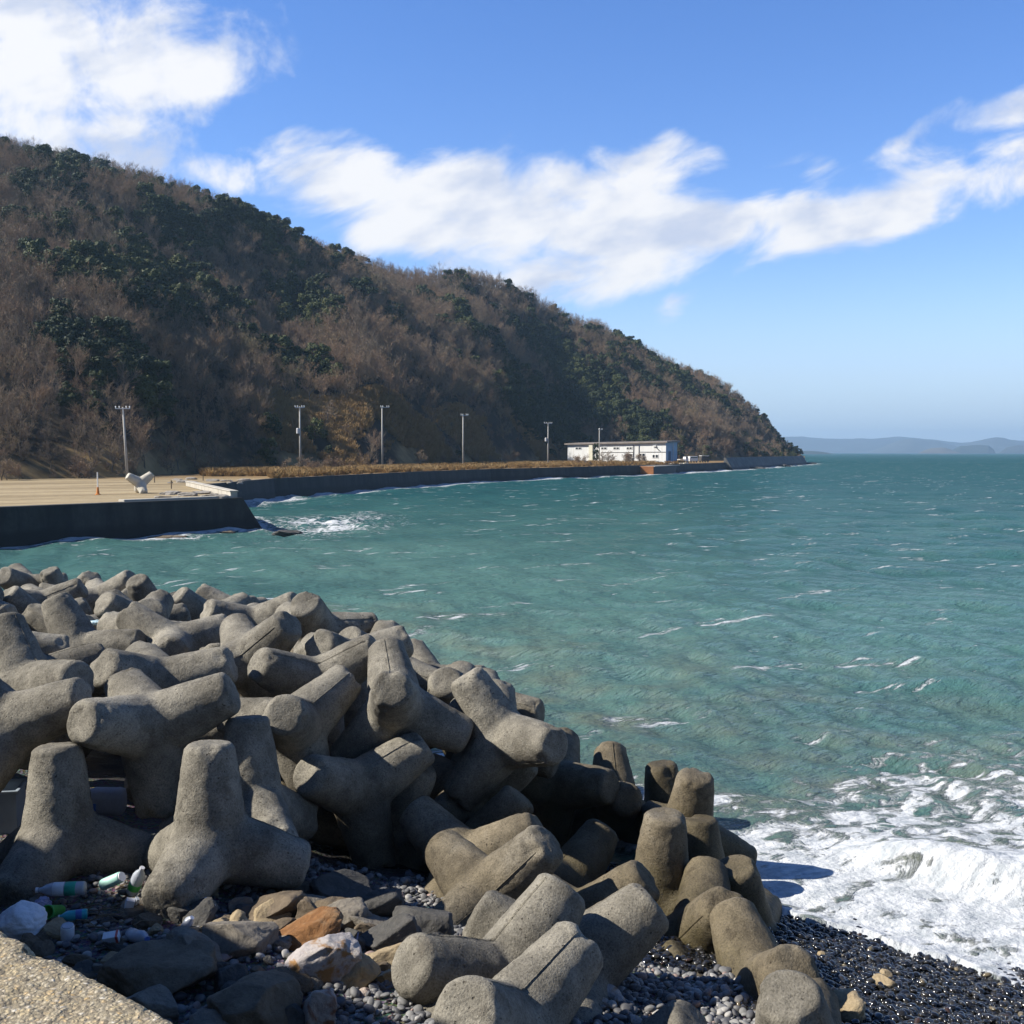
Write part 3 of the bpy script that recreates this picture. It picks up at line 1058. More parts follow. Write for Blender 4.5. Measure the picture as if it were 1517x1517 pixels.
pe = np.where((f < 0.16), pe - 0.12, pe)
pe = pe + 0.65 * np.exp(-((px - 850 - 0.5 * (600 - ypx)) / 95) ** 2 - ((ypx - 600) / 70) ** 2)  # evergreens thickened so their dark green replaces the valley's shade
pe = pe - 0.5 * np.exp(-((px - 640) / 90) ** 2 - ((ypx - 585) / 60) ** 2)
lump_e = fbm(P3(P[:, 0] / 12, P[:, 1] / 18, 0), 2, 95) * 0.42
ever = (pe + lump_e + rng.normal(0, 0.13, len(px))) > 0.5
# small clearings of dry grass on the lower slope
grassy = (f < 0.5) & (rng.random(len(px)) < 0.9) & (np.exp(-(((px - 585) * 0.88 + (ypx - 640) * -0.47 + 0) / 75) ** 2 - (((px - 585) * 0.47 + (ypx - 640) * -0.88) / 15) ** 2) > 0.30)
shrub = (rng.random(len(px)) < np.where(f < 0.13, 0.7, 0.16)) | grassy | (px > 1165)
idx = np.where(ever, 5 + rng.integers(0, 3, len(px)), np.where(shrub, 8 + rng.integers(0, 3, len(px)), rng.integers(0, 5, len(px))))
scl = np.where(ever, rng.uniform(0.6, 1.35, len(px)), rng.uniform(0.7, 1.2, len(px)))
scl *= np.interp(px, [1040, 1130, 1190], [1.0, 0.75, 0.45])
scl *= np.clip(0.75 + f, 0.75, 1.0)
rot = np.stack([rng.normal(0, 0.06, len(px)), rng.normal(0, 0.06, len(px)), rng.uniform(0, 6.28, len(px))], 1)
P[:, 2] -= 0.15
# the trees that show largest become objects of their own
inframe = (px > 0) & (px < 1200) & (f < 0.5)
big = np.where(inframe, scl * np.where(idx >= 8, 0.35, 1.0) / P[:, 1], 0)
order = np.argsort(-big)
n_obj = 240
solo = order[:n_obj]
solo = solo[idx[solo] < 8]
rest = np.ones(len(px), bool)
rest[solo] = False
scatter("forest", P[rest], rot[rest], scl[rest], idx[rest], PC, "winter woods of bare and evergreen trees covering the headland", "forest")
n_parts = 80
made = {}
for k, i in enumerate(solo):
    kind = int(idx[i])
    bare = kind < 5
    lab, grp, cat = (("bare grey brown tree near the foot of the wooded hill", "bare trees at the hill foot", "tree") if bare else
                     ("dark evergreen tree near the foot of the wooded hill", "evergreen trees at the hill foot", "tree"))
    if k < n_parts:
        if kind not in made:
            mb, v, fc = (BARE + EVER)[kind]
            tm = mesh_np("trunk", np.array(mb.v), [list(q) for q in mb.f], BARK, False, link=False)
            cm = mesh_np("crown", v, fc, TWIG if bare else LEAF, False, link=False)
            made[kind] = (tm, cm)
        o = bpy.data.objects.new("bare_tree" if bare else "evergreen_tree", None)
        COL.objects.link(o)
        for src in made[kind]:
            c = src.copy()
            COL.objects.link(c)
            c.parent = o
    else:
        src = (proto_bare + proto_ever)[kind]
        o = src.copy()
        COL.objects.link(o)
    o.location = P[i]
    o.rotation_euler = rot[i]
    o.scale = (scl[i],) * 3
    tag(o, lab, cat, grp)

# two broad evergreens standing out on the middle slope
for (qx, qf, s, lab) in ((535, 0.56, 2.1, "broad yellow green evergreen standing out left on the mid slope"), (690, 0.52, 1.9, "rounded dark green evergreen clump right of the broad one"),
                         (655, 0.55, 1.35, "smaller round evergreen beside the dark clump on the mid slope")):
    o = bpy.data.objects.new("evergreen_tree", None)
    COL.objects.link(o)
    for src in made.get(5) or made[7]:
        c = src.copy()
        COL.objects.link(c)
        c.parent = o
    o.location = hill_point(np.array([qx]), np.array([qf]))[0]
    o.scale = (s * 1.15, s, s * 0.85)
    tag(o, lab, "tree")

# bushes along the foot of the hill and round the building
rb = np.random.default_rng(9)
NB = 74
bx = np.concatenate([rb.uniform(0, 420, 26), rb.uniform(420, 850, 34), rb.uniform(850, 985, 14)])
bd = np.interp(bx, PXC, Db) - np.where(bx < 420, rb.uniform(-2, 4, NB), np.where(bx < 850, rb.uniform(-2, 28, NB), rb.uniform(82, 112, NB)))
for k in range(NB):
    src = proto_bush[k % 3]
    o = src.copy()
    COL.objects.link(o)
    o.location = ((bx[k] - 758.5) / FPX * bd[k], bd[k], QZ - 0.1)
    s = rb.uniform(0.75, 1.25) * (1.0 if bx[k] < 600 else 1.25)
    o.scale = (s * 1.3, s * 1.3, s)
    o.rotation_euler = (0, 0, rb.uniform(0, 6.28))
    if bx[k] < 420:
        tag(o, "low bare bush along the back of the sandy yard", "bush", "bushes behind the sandy yard")
    elif bx[k] < 850:
        tag(o, "low bare bush on the grassy strip above the quay wall", "bush", "bushes above the quay wall")
    else:
        tag(o, "straggly bush growing before the white building", "bush", "bushes before the white building")

# dry grass on the strip behind the quay wall and on the slope clearings
ng = 5200
gxp = rb.uniform(300, 1010, ng)
fr = rb.random(ng) ** 0.7
wall_d = np.interp(gxp, [300, 364, 400, 511, 621, 727, 820, 910, 1010], [128, 131, 134, 160, 185, 214, 235, 264, 305])
gd = wall_d + 0.6 + (np.interp(gxp, PXC, Db) + 6 - wall_d) * fr
gd = np.where((gxp < 400) & (gd < 168), rb.uniform(150, 192, ng), gd)
gP = np.stack([(gxp - 758.5) / FPX * gd, gd, np.full(ng, QZ - 0.02)], 1)
cl_px, cl_f = px[grassy], f[grassy]
if len(cl_px):
    rp = np.repeat(np.arange(len(cl_px)), 10)
    cp = hill_point(np.clip(cl_px[rp] + rb.normal(0, 4, len(rp)), -400, 1200), np.clip(cl_f[rp] + rb.normal(0, 0.01, len(rp)), 0, 1))
    gP = np.concatenate([gP, cp])
nf = 7000
fp = hill_point(rb.uniform(380, 860, nf), rb.uniform(0.0, 0.17, nf))
k_ = fbm(P3(fp[:, 0] / 12, fp[:, 1] / 20, 0), 2, 99) > -0.25
gP = np.concatenate([gP, fp[k_]])
sc = rb.uniform(0.5, 1.3, len(gP))
sc[-int(k_.sum()):] *= 1.5
scatter("dry_grass", gP, np.stack([0 * sc, 0 * sc, rb.uniform(0, 6.28, len(gP))], 1), sc, rb.integers(0, 3, len(gP)), PG,
        "dry straw coloured grass along the quay and on the slope", "grass")

# ---------------------------------------------------------------- concrete tetrapods
TR = 0.966                                            # centre to end of a leg
AX = np.array([[1, 1, 1], [-1, -1, 1], [-1, 1, -1], [1, -1, -1.0]]) / 3 ** 0.5


def leg_r(s):
    return np.interp(s, [0.0, 0.28, TR], [0.335, 0.328, 0.232])


def tet_field(p):
    """smooth union of the four legs"""
    k = 0.06
    acc = None
    for a in AX:
        s = p @ a
        dist = np.linalg.norm(p - s[..., None] * a, axis=-1)
        fd = np.where(s > 0, dist - leg_r(s), np.sqrt(dist ** 2 + s ** 2) - 0.335)
        if acc is None:
            acc = fd
        else:
            h = np.maximum(k - np.abs(acc - fd), 0) / k
            acc = np.minimum(acc, fd) - h * h * k * 0.25
    return acc


def tetrapod_mesh(seed):
    rng = np.random.default_rng(seed)
    half = np.concatenate([[0.012, 0.03], np.linspace(0.07, math.pi / 3, 10)])
    offs = np.concatenate([-half[::-1][0:], [0.0], half])[:-1]    # 120 degree sector, its end shared with the next
    verts, faces = [], []
    NS = 26
    for ai, a in enumerate(AX):
        others = [b for j, b in enumerate(AX) if j != ai]
        u = others[0] - a * (others[0] @ a)
        u /= np.linalg.norm(u)
        v = np.cross(a, u)
        th = np.concatenate([c + offs for c in (0, 2 * math.pi / 3, 4 * math.pi / 3)])
        nt = len(th)
        e = np.cos(th)[:, None] * u + np.sin(th)[:, None] * v

        def surf(s):
            lo, hi = np.zeros(nt), np.full(nt, 1.2)
            for _ in range(34):
                mid = (lo + hi) / 2
                out = tet_field(s[:, None] * a + mid[:, None] * e) > 0
                hi = np.where(out, mid, hi)
                lo = np.where(out, lo, mid)
            return s[:, None] * a + lo[:, None] * e
        lo, hi = np.full(nt, -0.1), np.full(nt, 0.85)
        for _ in range(30):                                # where this leg's skin meets its neighbours'
            mid = (lo + hi) / 2
            p = surf(mid)
            own = p @ a > np.max([p @ b for b in others], axis=0)
            hi = np.where(own, mid, hi)
            lo = np.where(own, lo, mid)
        s0 = hi
        base = len(verts) and sum(len(x) for x in verts)
        ringsv = []
        for q in np.linspace(0, 1, NS):
            ringsv.append(surf(s0 + (TR - 0.047 - s0) * q))
        rt = leg_r(TR)
        for s, r in ((TR - 0.034, rt - 0.004), (TR - 0.020, rt - 0.014), (TR - 0.007, rt - 0.030), (TR, rt - 0.046), (TR + 0.001, rt * 0.62), (TR + 0.001, rt * 0.42), (TR + 0.001, rt * 0.2)):
            ringsv.append(s * a + r * e)
        allv = np.concatenate(ringsv + [np.array([(TR + 0.001) * a])])
        verts.append(allv)
        nr = len(ringsv)
        for i in range(nr - 1):
            for j in range(nt):
                faces.append((base + i * nt + j, base + i * nt + (j + 1) % nt, base + (i + 1) * nt + (j + 1) % nt, base + (i + 1) * nt + j))
        cidx = base + nr * nt
        for j in range(nt):
            faces.append((base + (nr - 1) * nt + j, base + (nr - 1) * nt + (j + 1) % nt, cidx))
    V = np.concatenate(verts)
    bm = bmesh.new()
    bv = [bm.verts.new(p) for p in V]
    for q in faces:
        try:
            bm.faces.new([bv[i] for i in q])
        except ValueError:
            pass
    bmesh.ops.remove_doubles(bm, verts=bm.verts[:], dist=0.002)
    bm.normal_update()
    bm.verts.index_update()
    co = np.array([q.co[:] for q in bm.verts])
    no = np.array([q.normal[:] for q in bm.verts])
    off = rng.uniform(0, 50, 3)
    disp = 0.007 * fbm(co * 4 + off, 3, seed) + 0.0035 * fbm(co * 19 + off, 2, seed + 3)
    # seam left by the mould: a raised line down each leg towards one neighbour
    for i, j in ((0, 1), (1, 0), (2, 3), (3, 2)):
        a, b = AX[i], AX[j]
        u = b - a * (b @ a)
        u /= np.linalg.norm(u)
        v = np.cross(a, u)
        s = co @ a
        ang = np.arctan2(co @ v, co @ u)
        on_leg = (s > 0.05) & (s < TR - 0.05) & (s > np.max([co @ c for k, c in enumerate(AX) if k != i], axis=0) - 1e-3)
        disp += np.where(on_leg, np.where(np.abs(ang) < 0.006, 0.010, 0) - np.where((ang > 0.006) & (ang < 0.05), 0.004, 0), 0)
    # broken edges round the leg ends, and a few spalls
    for k in range(rng.integers(9, 15)):
        a = AX[rng.integers(0, 4)]
        e = rng.normal(size=3)
        e -= a * (a @ e)
        e /= np.linalg.norm(e)
        c = a * (TR - rng.uniform(-0.02, 0.10)) + e * leg_r(TR) * rng.uniform(0.9, 1.02)
        R_ = rng.uniform(0.05, 0.13)
        dd = np.linalg.norm((co - c) * (1 + 0.25 * vnoise(co * 14 + off, seed + k)[:, None]), axis=1)
        disp -= np.clip(R_ - dd, 0, R_) * 0.42
    co = co + no * disp[:, None]
    for q, c in zip(bm.verts, co):
        q.co = c
    me = bpy.data.meshes.new("tetrapod")
    bm.to_mesh(me)
    bm.free()
    me.polygons.foreach_set('use_smooth', np.full(len(me.polygons), True))
    return me


def concrete_material():
    m, t, b = mat("weathered_concrete")
    tc = t.n('ShaderNodeTexCoord').outputs['Object']
    rnd = t.n('ShaderNodeObjectInfo').outputs['Random']
    sh = t.vm('ADD', tc, t.vm('SCALE', t.comb(rnd, t.m('MULTIPLY', rnd, 7.0), t.m('MULTIPLY', rnd, 13.0)), None, 9.0))
    pos = worldpos(t)
    px, py, pz = t.sep(pos)
    big = t.noise(sh, 1.7, 6, 0.62)
    mid = t.noise(sh, 9.0, 6, 0.68)
    fine = t.noise(sh, 55.0, 4, 0.7)
    c = t.mix(t.step(big, 0.32, 0.68), (0.175, 0.160, 0.130, 1), (0.345, 0.318, 0.260, 1))
    c = t.mix(0.55, c, t.ramp(mid, [(0.30, 0.42), (0.55, 0.92), (0.8, 1.0)]), 'MULTIPLY')
    c = t.mix(0.8, c, t.ramp(fine, [(0.32, 0.38), (0.52, 0.95), (0.7, 1.15)]), 'MULTIPLY')
    c = t.mix(t.step(t.noise(sh, 38.0, 2, 0.5), 0.66, 0.72, 0, 0.35), c, (0.42, 0.39, 0.33, 1))
    # each block weathers to its own grey
    c = t.mix(0.5, c, t.ramp(rnd, [(0.0, 0.70), (1.0, 1.05)]), 'MULTIPLY')
    # air holes
    pv = t.voro(t.vm('ADD', sh, t.vm('SCALE', t.noise(sh, 14.0, 3, 0.6, 0, 1), None, 0.05)), 17.0)
    pit = t.m('MULTIPLY', t.step(pv, 0.10, 0.17, 1.0, 0.0), t.step(t.noise(sh, 4.0, 3), 0.45, 0.6))
    c = t.mix(t.m('MULTIPLY', pit, 0.75), c, (0.055, 0.047, 0.036, 1))
    # dark lichen crust in patches
    crust = t.step(t.noise(sh, 3.1, 8, 0.72), 0.56, 0.70)
    c = t.mix(t.m('MULTIPLY', crust, 0.55), c, (0.12, 0.105, 0.085, 1))
    # tide stain on the lowest blocks, brown then green black, deepened to mimic shade
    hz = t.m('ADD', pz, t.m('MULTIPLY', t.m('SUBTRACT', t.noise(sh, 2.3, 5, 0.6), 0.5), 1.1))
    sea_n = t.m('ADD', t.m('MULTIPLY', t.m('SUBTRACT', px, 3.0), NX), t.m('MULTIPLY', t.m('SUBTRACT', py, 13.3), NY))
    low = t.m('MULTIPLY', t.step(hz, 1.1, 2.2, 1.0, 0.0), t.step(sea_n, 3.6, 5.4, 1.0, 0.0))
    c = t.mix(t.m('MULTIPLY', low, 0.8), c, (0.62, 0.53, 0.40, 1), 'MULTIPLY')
    alg_shade = t.m('MULTIPLY', t.step(hz, 0.5, 1.4, 1.0, 0.0), t.step(sea_n, 3.0, 4.8, 1.0, 0.0))
    c = t.mix(t.m('MULTIPLY', alg_shade, t.m('ADD', 0.35, t.m('MULTIPLY', mid, 0.8), clamp=True)), c, (0.36, 0.35, 0.20, 1), 'MULTIPLY')
    t.put(b.inputs['Base Color'], c)
    t.put(b.inputs['Roughness'], t.m('SUBTRACT', 0.93, t.m('MULTIPLY', alg_shade, 0.35)))
    b.inputs['Specular IOR Level'].default_value = 0.22
    h = t.m('ADD', t.m('MULTIPLY', mid, 0.55), t.m('MULTIPLY', fine, 0.30))
    h = t.m('SUBTRACT', h, t.m('MULTIPLY', pit, 0.5))
    h = t.m('ADD', h, t.m('MULTIPLY', t.m('MULTIPLY', crust, t.noise(sh, 24.0, 4, 0.7)), 0.6))
    t.put(b.inputs['Normal'], t.bump(h, 1.0, 0.036))
    return m


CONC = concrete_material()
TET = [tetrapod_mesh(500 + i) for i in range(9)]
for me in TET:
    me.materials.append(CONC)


def rotvec(wv):
    a = math.sqrt(sum(x * x for x in wv))
    return Matrix.Rotation(a, 4, Vector(wv) / a) if a > 1e-9 else Matrix()


POSES = [
    ('domed leg end poking up alone at the far left top of the pile', (-11.203, 27.087, 1.811), (228.6844, -174.2209, 40.4937)),
    ('stubby upright leg at the far back, right of the domed one', (-10.259, 25.657, 2.021), (-8.3248, 4.2539, 22.1322)),
    ('leg slanting up rightwards against the water at the far back corner', (-9.197, 24.439, 2.241), (-42.1574, -13.5421, -30.5731)),
    ('lying leg with a sunlit round end at the far left edge', (-12.021, 27.037, 2.225), (0.8706, -0.2692, -1.9652)),
    ('long leg with a lit upper ridge below the far domed one', (-9.974, 23.116, 2.305), (10.702, 8.038, -0.9331)),
    ('dark lying leg with a small sunlit end facing left, near the left edge', (-7.688, 19.113, 2.329), (1.3623, -6.7041, 12.7374)),
    ('low hump of a leg behind the dark lying one at left', (-9.264, 21.426, 2.16), (4.6602, -10.2427, 4.8878)),
    ('dark thick leg with a broad lit oval end, in the left back rows', (-6.587, 19.404, 2.443), (1.155, -0.9613, 1.8446)),
    ('small lit end and dark leg just below the far slanting leg', (-7.956, 24.062, 1.804), (3.3447, -7.1185, -0.8432)),
    ('pinkish sunlit leg lying along the back rim of the pile', (-7.479, 22.795, 2.188), (-7.5294, 5.6558, 9.1087)),
    ('short leg with dark end just below the pinkish back rim leg', (-7.089, 20.691, 2.212), (3.9617, 0.2322, 3.7435)),
    ('lit end tilted left on the back rim, beside the water', (-5.993, 23.58, 2.063), (-0.6033, 1.3543, 2.7286)),
    ('spread legged block on the back rim with pale end left and dark end right', (-4.597, 19.438, 2.48), (1.1363, -0.9495, -2.2146)),
    ('pitted rough block whose long leg ends dark against the water', (-3.091, 17.357, 2.702), (0.3247, 0.8592, -0.0666)),
    ('pale round end showing between the rough block and a crossing leg', (-2.361, 15.588, 2.545), (1.0539, -0.4911, -1.8169)),
    ('pale block with rounded upright leg and seamed leg rising right', (-3.666, 15.147, 2.68), (-0.3548, -2.5252, -1.6528)),
    ('block in mid pile with big lit oval end facing left and leg rising right', (-2.591, 14.379, 2.513), (3.0032, -5.7151, 20.653)),
    ('block with seamed leg rising right and shaded rough end facing the viewer', (-2.612, 13.02, 2.295), (-0.7403, 0.5578, -2.5228)),
    ('block with a full round end facing the viewer, rim lit on its left', (-1.43, 13.46, 2.432), (0.9954, 0.3092, -8.4368)),
    ('dark rounded leg on the seaward rim behind the round faced block', (-1.362, 18.044, 1.72), (-22.78, -124.3827, 114.6485)),
    ('dark leg with thin lit edge on the seaward rim', (-2.041, 16.797, 2.279), (-2.5856, -3.2763, 2.3619)),
    ('block on the seaward rim with sunlit humped back and dark front', (-0.88, 15.575, 1.844), (0.8732, 1.8221, 1.5574)),
    ('block with crescent of sun on its end, on the seaward rim', (-0.265, 14.887, 1.696), (0.344, -0.2753, -2.6318)),
    ('brown sunlit leg pointing out to sea from the rim', (-0.452, 16.969, 1.603), (-2.5488, -2.9133, 3.1263)),
    ('huge shaded leg slanting up right in the middle of the pile', (-0.533, 14.208, 0.999), (2.1026, 1.1049, 4.2169)),
    ('shaded leg sloping down toward the water below the brown leg', (-0.1, 13.78, 1.951), (2.1418, 0.1317, -0.0432)),
    ('dark round leg end standing against the murky shallows', (0.61, 15.211, 0.925), (3.1253, 4.4833, -0.4526)),
    ('shaded leg lying parallel under the huge slanting leg', (-0.491, 13.295, 0.601), (10.6952, 4.6358, 9.1488)),
    ('shaded leg just behind the tetrapod with the lit blunt tip', (-1.839, 12.935, 1.557), (-4.5536, -3.2083, 1.1281)),
    ('upright tetrapod with a seam, lit along its left side, above the litter', (-2.93, 10.457, 1.817), (-1.3953, -0.9921, -3.1483)),
    ('shaded upright tetrapod with only its flat top lit, far left front', (-4.555, 10.828, 1.695), (-1.2793, -1.0568, -3.0944)),
    ('massive lying tetrapod with a round lit end at left, left front of the pile', (-3.908, 11.721, 2.635), (1.2031, -0.4024, -2.0607)),
    ('rough chipped tetrapod lying just behind the massive lying one', (-4.389, 13.48, 2.684), (1.02, -0.5102, -2.0655)),
    ('shaded Y shaped tetrapod with a sunlit blunt tip, front centre', (-1.572, 13.424, 0.932), (-3.6045, -0.49, -2.5512)),
    ('big rounded pale end with a dark leg running right, mid left', (-5.179, 16.608, 2.59), (1.0264, 0.2692, -1.5983)),
    ('lying leg with fine seam and dark end, mid left', (-6.438, 16.294, 2.575), (-9.5289, -5.064, -0.6733)),
    ('smooth grey leg lying behind the finely seamed one', (-5.912, 17.768, 2.51), (-18.6695, 140.8134, 9.0095)),
    ('slim lit leg rising right beside the left edge, mid pile', (-6.497, 14.895, 2.417), (2.311, -5.4172, 1.0332)),
    ('pale lit leg shadowed by a curved band, left edge', (-5.623, 12.545, 2.826), (-7.2942, 15.6949, -55.2933)),
    ('seamed lying leg with chipped end at the left edge, above the flat topped one', (-5.405, 11.59, 2.646), (-1.8621, -0.5145, -1.5575)),
    ('dark block in full shade near the left edge', (-7.25, 15.263, 2.768), (4.0455, 0.8722, 2.0813)),
    ('shaded leg entering from the left edge, mid pile', (-6.66, 13.012, 2.942), (-0.1713, 0.6277, -1.0508)),
    ('dark stub at the left edge below the far lit end', (-9.267, 18.386, 2.988), (0.2536, 0.8757, -0.8835)),
    ('shaded leg standing right behind the upright seamed tetrapod', (-2.837, 11.724, 1.757), (-1.1493, 4.1524, 2.6661)),
    ('block by the shallows with lit round end facing the viewer', (1.475, 15.553, 0.494), (-1.2142, 0.13, -5.2809)),
    ('brown mossy leg standing upright at the water, left of two', (2.333, 16.201, -0.011), (0.959, -0.1688, 1.3476)),
    ('brown mossy leg standing upright at the water, right of two, foot in surf', (2.329, 14.455, 0.466), (-0.8221, -7.8214, -19.3181)),
    ('tall black leg in shade before the two mossy ones', (1.71, 12.454, 0.508), (-0.5796, -0.9536, -2.305)),
    ('narrow dark leg just right of the tall black leg', (2.414, 13.64, -0.009), (-0.2681, -1.2296, -1.7438)),
    ('bluish shaded leg tip under the round lit end by the shallows', (0.605, 12.928, 0.316), (-19.7366, 22.6112, -9.2238)),
    ('leg with a thin crest of sun, upper of two alike', (0.704, 11.413, 0.525), (-6.6619, -2.2365, -6.2541)),
    ('thick leg with a bright crest of sun, lower of two alike', (0.482, 9.188, 1.117), (-0.3968, -0.2181, -0.7898)),
    ('shaded leg with a long thin sunlit edge, bottom right of centre', (1.126, 10.412, -0.054), (10.9793, 4.2831, 8.6303)),
    ('leg with shadow cut lit tip, bottom right of centre', (0.947, 9.524, 0.329), (-3.323, -4.3586, 0.2933)),
    ('pale leg tip cut off by the bottom edge', (0.835, 8.399, 0.477), (2.0239, 0.6697, 2.4504)),
    ('sunlit leg with a dark seam and round shadow across it', (-0.252, 11.195, 0.949), (-5.1588, -0.347, 0.1715)),
    ('bright tetrapod in front with one leg lying left on the pebbles', (-0.106, 8.63, 1.276), (2.0854, -4.1733, -4.4753)),
    ('nearest bright tetrapod with a domed leg at the bottom edge', (-0.073, 7.793, 1.331), (2.7189, 5.3599, 2.9979)),
    ('lit tip peeping behind the seamed sunlit leg', (-0.517, 12.316, 0.853), (12.8032, 5.1624, 1.6604)),
    ('brown barnacled block with a stub facing the beach', (2.02, 11.384, 0.454), (-1.3202, -2.6149, -2.0743)),
    ('long brown barnacled block nearest the black beach', (2.32, 9.863, 0.568), (-0.7377, -2.5965, -2.4525)),
    ('broken barnacle crusted leg end at the bottom by the beach', (2.216, 8.124, 0.86), (1.2366, -0.5337, 1.5595)),
    ('greenish leg standing behind the brown barnacled block at the foam', (2.693, 12.419, 0.029), (-0.4667, -0.7573, -2.6932)),
]
FILL = [
    ((-9.545, 12.824, 2.222), (-1.0815, 0.1794, -0.8853)),
    ((-10.401, 20.971, 2.367), (0.7436, -1.8626, -2.2462)),
    ((-11.225, 21.956, 2.28), (0.8755, -0.1236, 0.7753)),
    ((-9.871, 14.492, 1.994), (0.6842, 0.9817, 0.5942)),
    ((-11.497, 16.093, 2.699), (1.0845, -0.4303, 1.7972)),
    ((-4.885, 24.199, 0.642), (0.6508, 0.8193, -0.6991)),
    ((-3.652, 18.709, 0.577), (-0.7672, -0.0387, 1.2091)),
    ((-7.037, 19.997, 1.212), (0.0343, -0.0246, -0.0287)),
    ((-11.232, 18.709, 2.622), (-0.0294, -0.0129, 0.0622)),
    ((-2.388, 15.727, 1.088), (-0.9695, -1.5871, -2.377)),
    ((-10.678, 19.624, 1.59), (1.6389, -0.3465, -0.3359)),
    ((-11.321, 14.922, 2.291), (-0.7959, -1.1112, 2.6457)),
    ((-6.076, 23.355, 0.766), (-0.8936, 1.1583, 2.7098)),
    ((-7.866, 14.521, 1.872), (-0.2135, 1.0064, -0.4851)),
    ((-5.059, 17.791, 1.893), (0.0944, 0.4331, -0.3024)),
    ((-0.307, 18.191, 0.748), (-0.2475, 0.7094, -0.0902)),
    ((-4.29, 15.766, 1.841), (-1.3892, -0.2262, 2.5228)),
    ((-12.506, 20.071, 2.385), (-1.0821, -1.0028, 1.5433)),
    ((-3.664, 16.889, 0.743), (1.5391, 0.5689, 0.3869)),
    ((-5.945, 21.069, 0.308), (-0.0157, 0.0036, -0.0709)),
    ((-5.129, 20.642, 0.819), (1.2372, 0.4795, 0.1651)),
    ((-7.759, 12.273, 2.223), (-2.2185, 1.8107, 0.3267)),
    ((-8.261, 20.908, 1.389), (-2.1507, 0.7954, -0.6395)),
    ((-9.845, 25.185, 0.924), (1.2762, -2.7404, -0.1387)),
    ((-4.412, 25.366, 0.274), (-2.641, 0.3036, 1.3301)),
    ((-10.196, 26.691, 0.655), (0.0239, -0.151, -0.0293)),
    ((-2.174, 18.852, 1.108), (1.0184, 0.2663, -0.0025)),
    ((-11.382, 26.176, 0.225), (-0.0727, -0.0295, 0.0136)),
    ((-9.39, 15.981, 1.667), (-0.5526, 2.6983, -1.1381)),
    ((-12.801, 16.807, 1.916), (-0.2143, -0.1278, -0.3246)),
    ((-9.79, 17.117, 1.589), (0.0554, 0.2284, 0.5431)),
    ((-8.154, 16.098, 1.449), (1.6601, 0.2646, 2.0208)),
    ((-3.935, 20.928, 0.789), (-1.0853, 2.1996, 0.5286)),
    ((-8.681, 24.336, 0.677), (-0.205, -0.8959, -0.8648)),
    ((-11.976, 25.037, 1.015), (-0.0223, -0.0059, 0.0612)),
    ((-10.91, 23.208, 0.771), (-1.6755, -0.0992, 0.7047)),
    ((-6.684, 17.932, 1.813), (1.2026, 1.8965, 1.1595)),
    ((-10.647, 17.49, 2.625), (0.9956, -0.75, 1.3968)),
    ((-6.88, 10.335, 2.293), (0.4899, 0.4709, 0.5809)),
    ((-5.258, 9.048, 2.025), (-0.3343, -0.0481, 2.3251)),
    ((-12.789, 15.253, 2.187), (0.2005, 1.3166, -0.0474)),
    ((-9.311, 11.604, 2.249), (1.1563, 0.0648, 1.0845)),
    ((-12.223, 23.003, 2.133), (0.1618, 0.0737, -0.0906)),
    ((-9.298, 19.121, 1.35), (-1.6597, -1.0994, -0.8186)),
    ((-8.383, 18.2, 1.606), (-0.2328, 1.0533, 0.5924)),
    ((-5.884, 19.288, 1.136), (0.6617, -2.1996, 1.2803)),
    ((-9.486, 23.053, 0.536), (-0.0121, -0.0062, -0.0049)),
    ((-7.295, 25.091, 0.506), (1.1039, -0.4469, 1.9672)),
    ((-2.009, 17.091, 0.882), (0.3795, 0.4668, 0.4112)),
    ((-11.136, 13.045, 2.22), (-0.2041, -0.2532, -1.1541)),
    ((-6.899, 24.122, 0.064), (0.1626, -0.2316, 1.9627)),
    ((-8.652, 17.286, 2.651), (-0.3019, 0.8338, 0.4078)),
    ((-9.032, 22.176, 1.11), (-1.7101, -0.2149, -2.1459)),
    ((-3.612, 19.514, 1.313), (-0.2044, 0.9065, -2.7535)),
    ((-6.634, 21.495, 0.849), (0.5612, 1.2439, -0.1939)),
    ((-7.369, 16.797, 1.407), (0.1023, -2.1046, 1.4491)),
    ((-12.737, 26.522, 0.427), (-0.8249, 0.9152, -1.5441)),
    ((-4.787, 14.715, 1.553), (-1.5541, -0.4175, 1.1986)),
    ((-5.051, 22.703, 1.519), (-2.4652, -1.3315, 0.7679)),
    ((-6.092, 22.147, 2.097), (-0.2721, -0.032, -0.0176)),
    ((-7.052, 25.235, 1.409), (-1.6573, 0.9542, -0.5709)),
    ((-7.864, 23.501, 0.868), (-0.7857, -2.781, -0.2783)),
]

GR = "concrete tetrapods piled along the shore"
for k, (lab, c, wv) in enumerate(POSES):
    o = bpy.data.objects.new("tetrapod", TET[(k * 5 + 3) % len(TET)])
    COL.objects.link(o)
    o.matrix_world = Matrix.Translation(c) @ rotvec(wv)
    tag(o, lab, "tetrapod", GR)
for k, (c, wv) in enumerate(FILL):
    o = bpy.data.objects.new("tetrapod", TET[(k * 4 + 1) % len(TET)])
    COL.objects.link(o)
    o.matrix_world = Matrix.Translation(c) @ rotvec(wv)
    tag(o, "shaded tetrapod wedged deep in the pile with only bits of its legs showing", "tetrapod", GR)

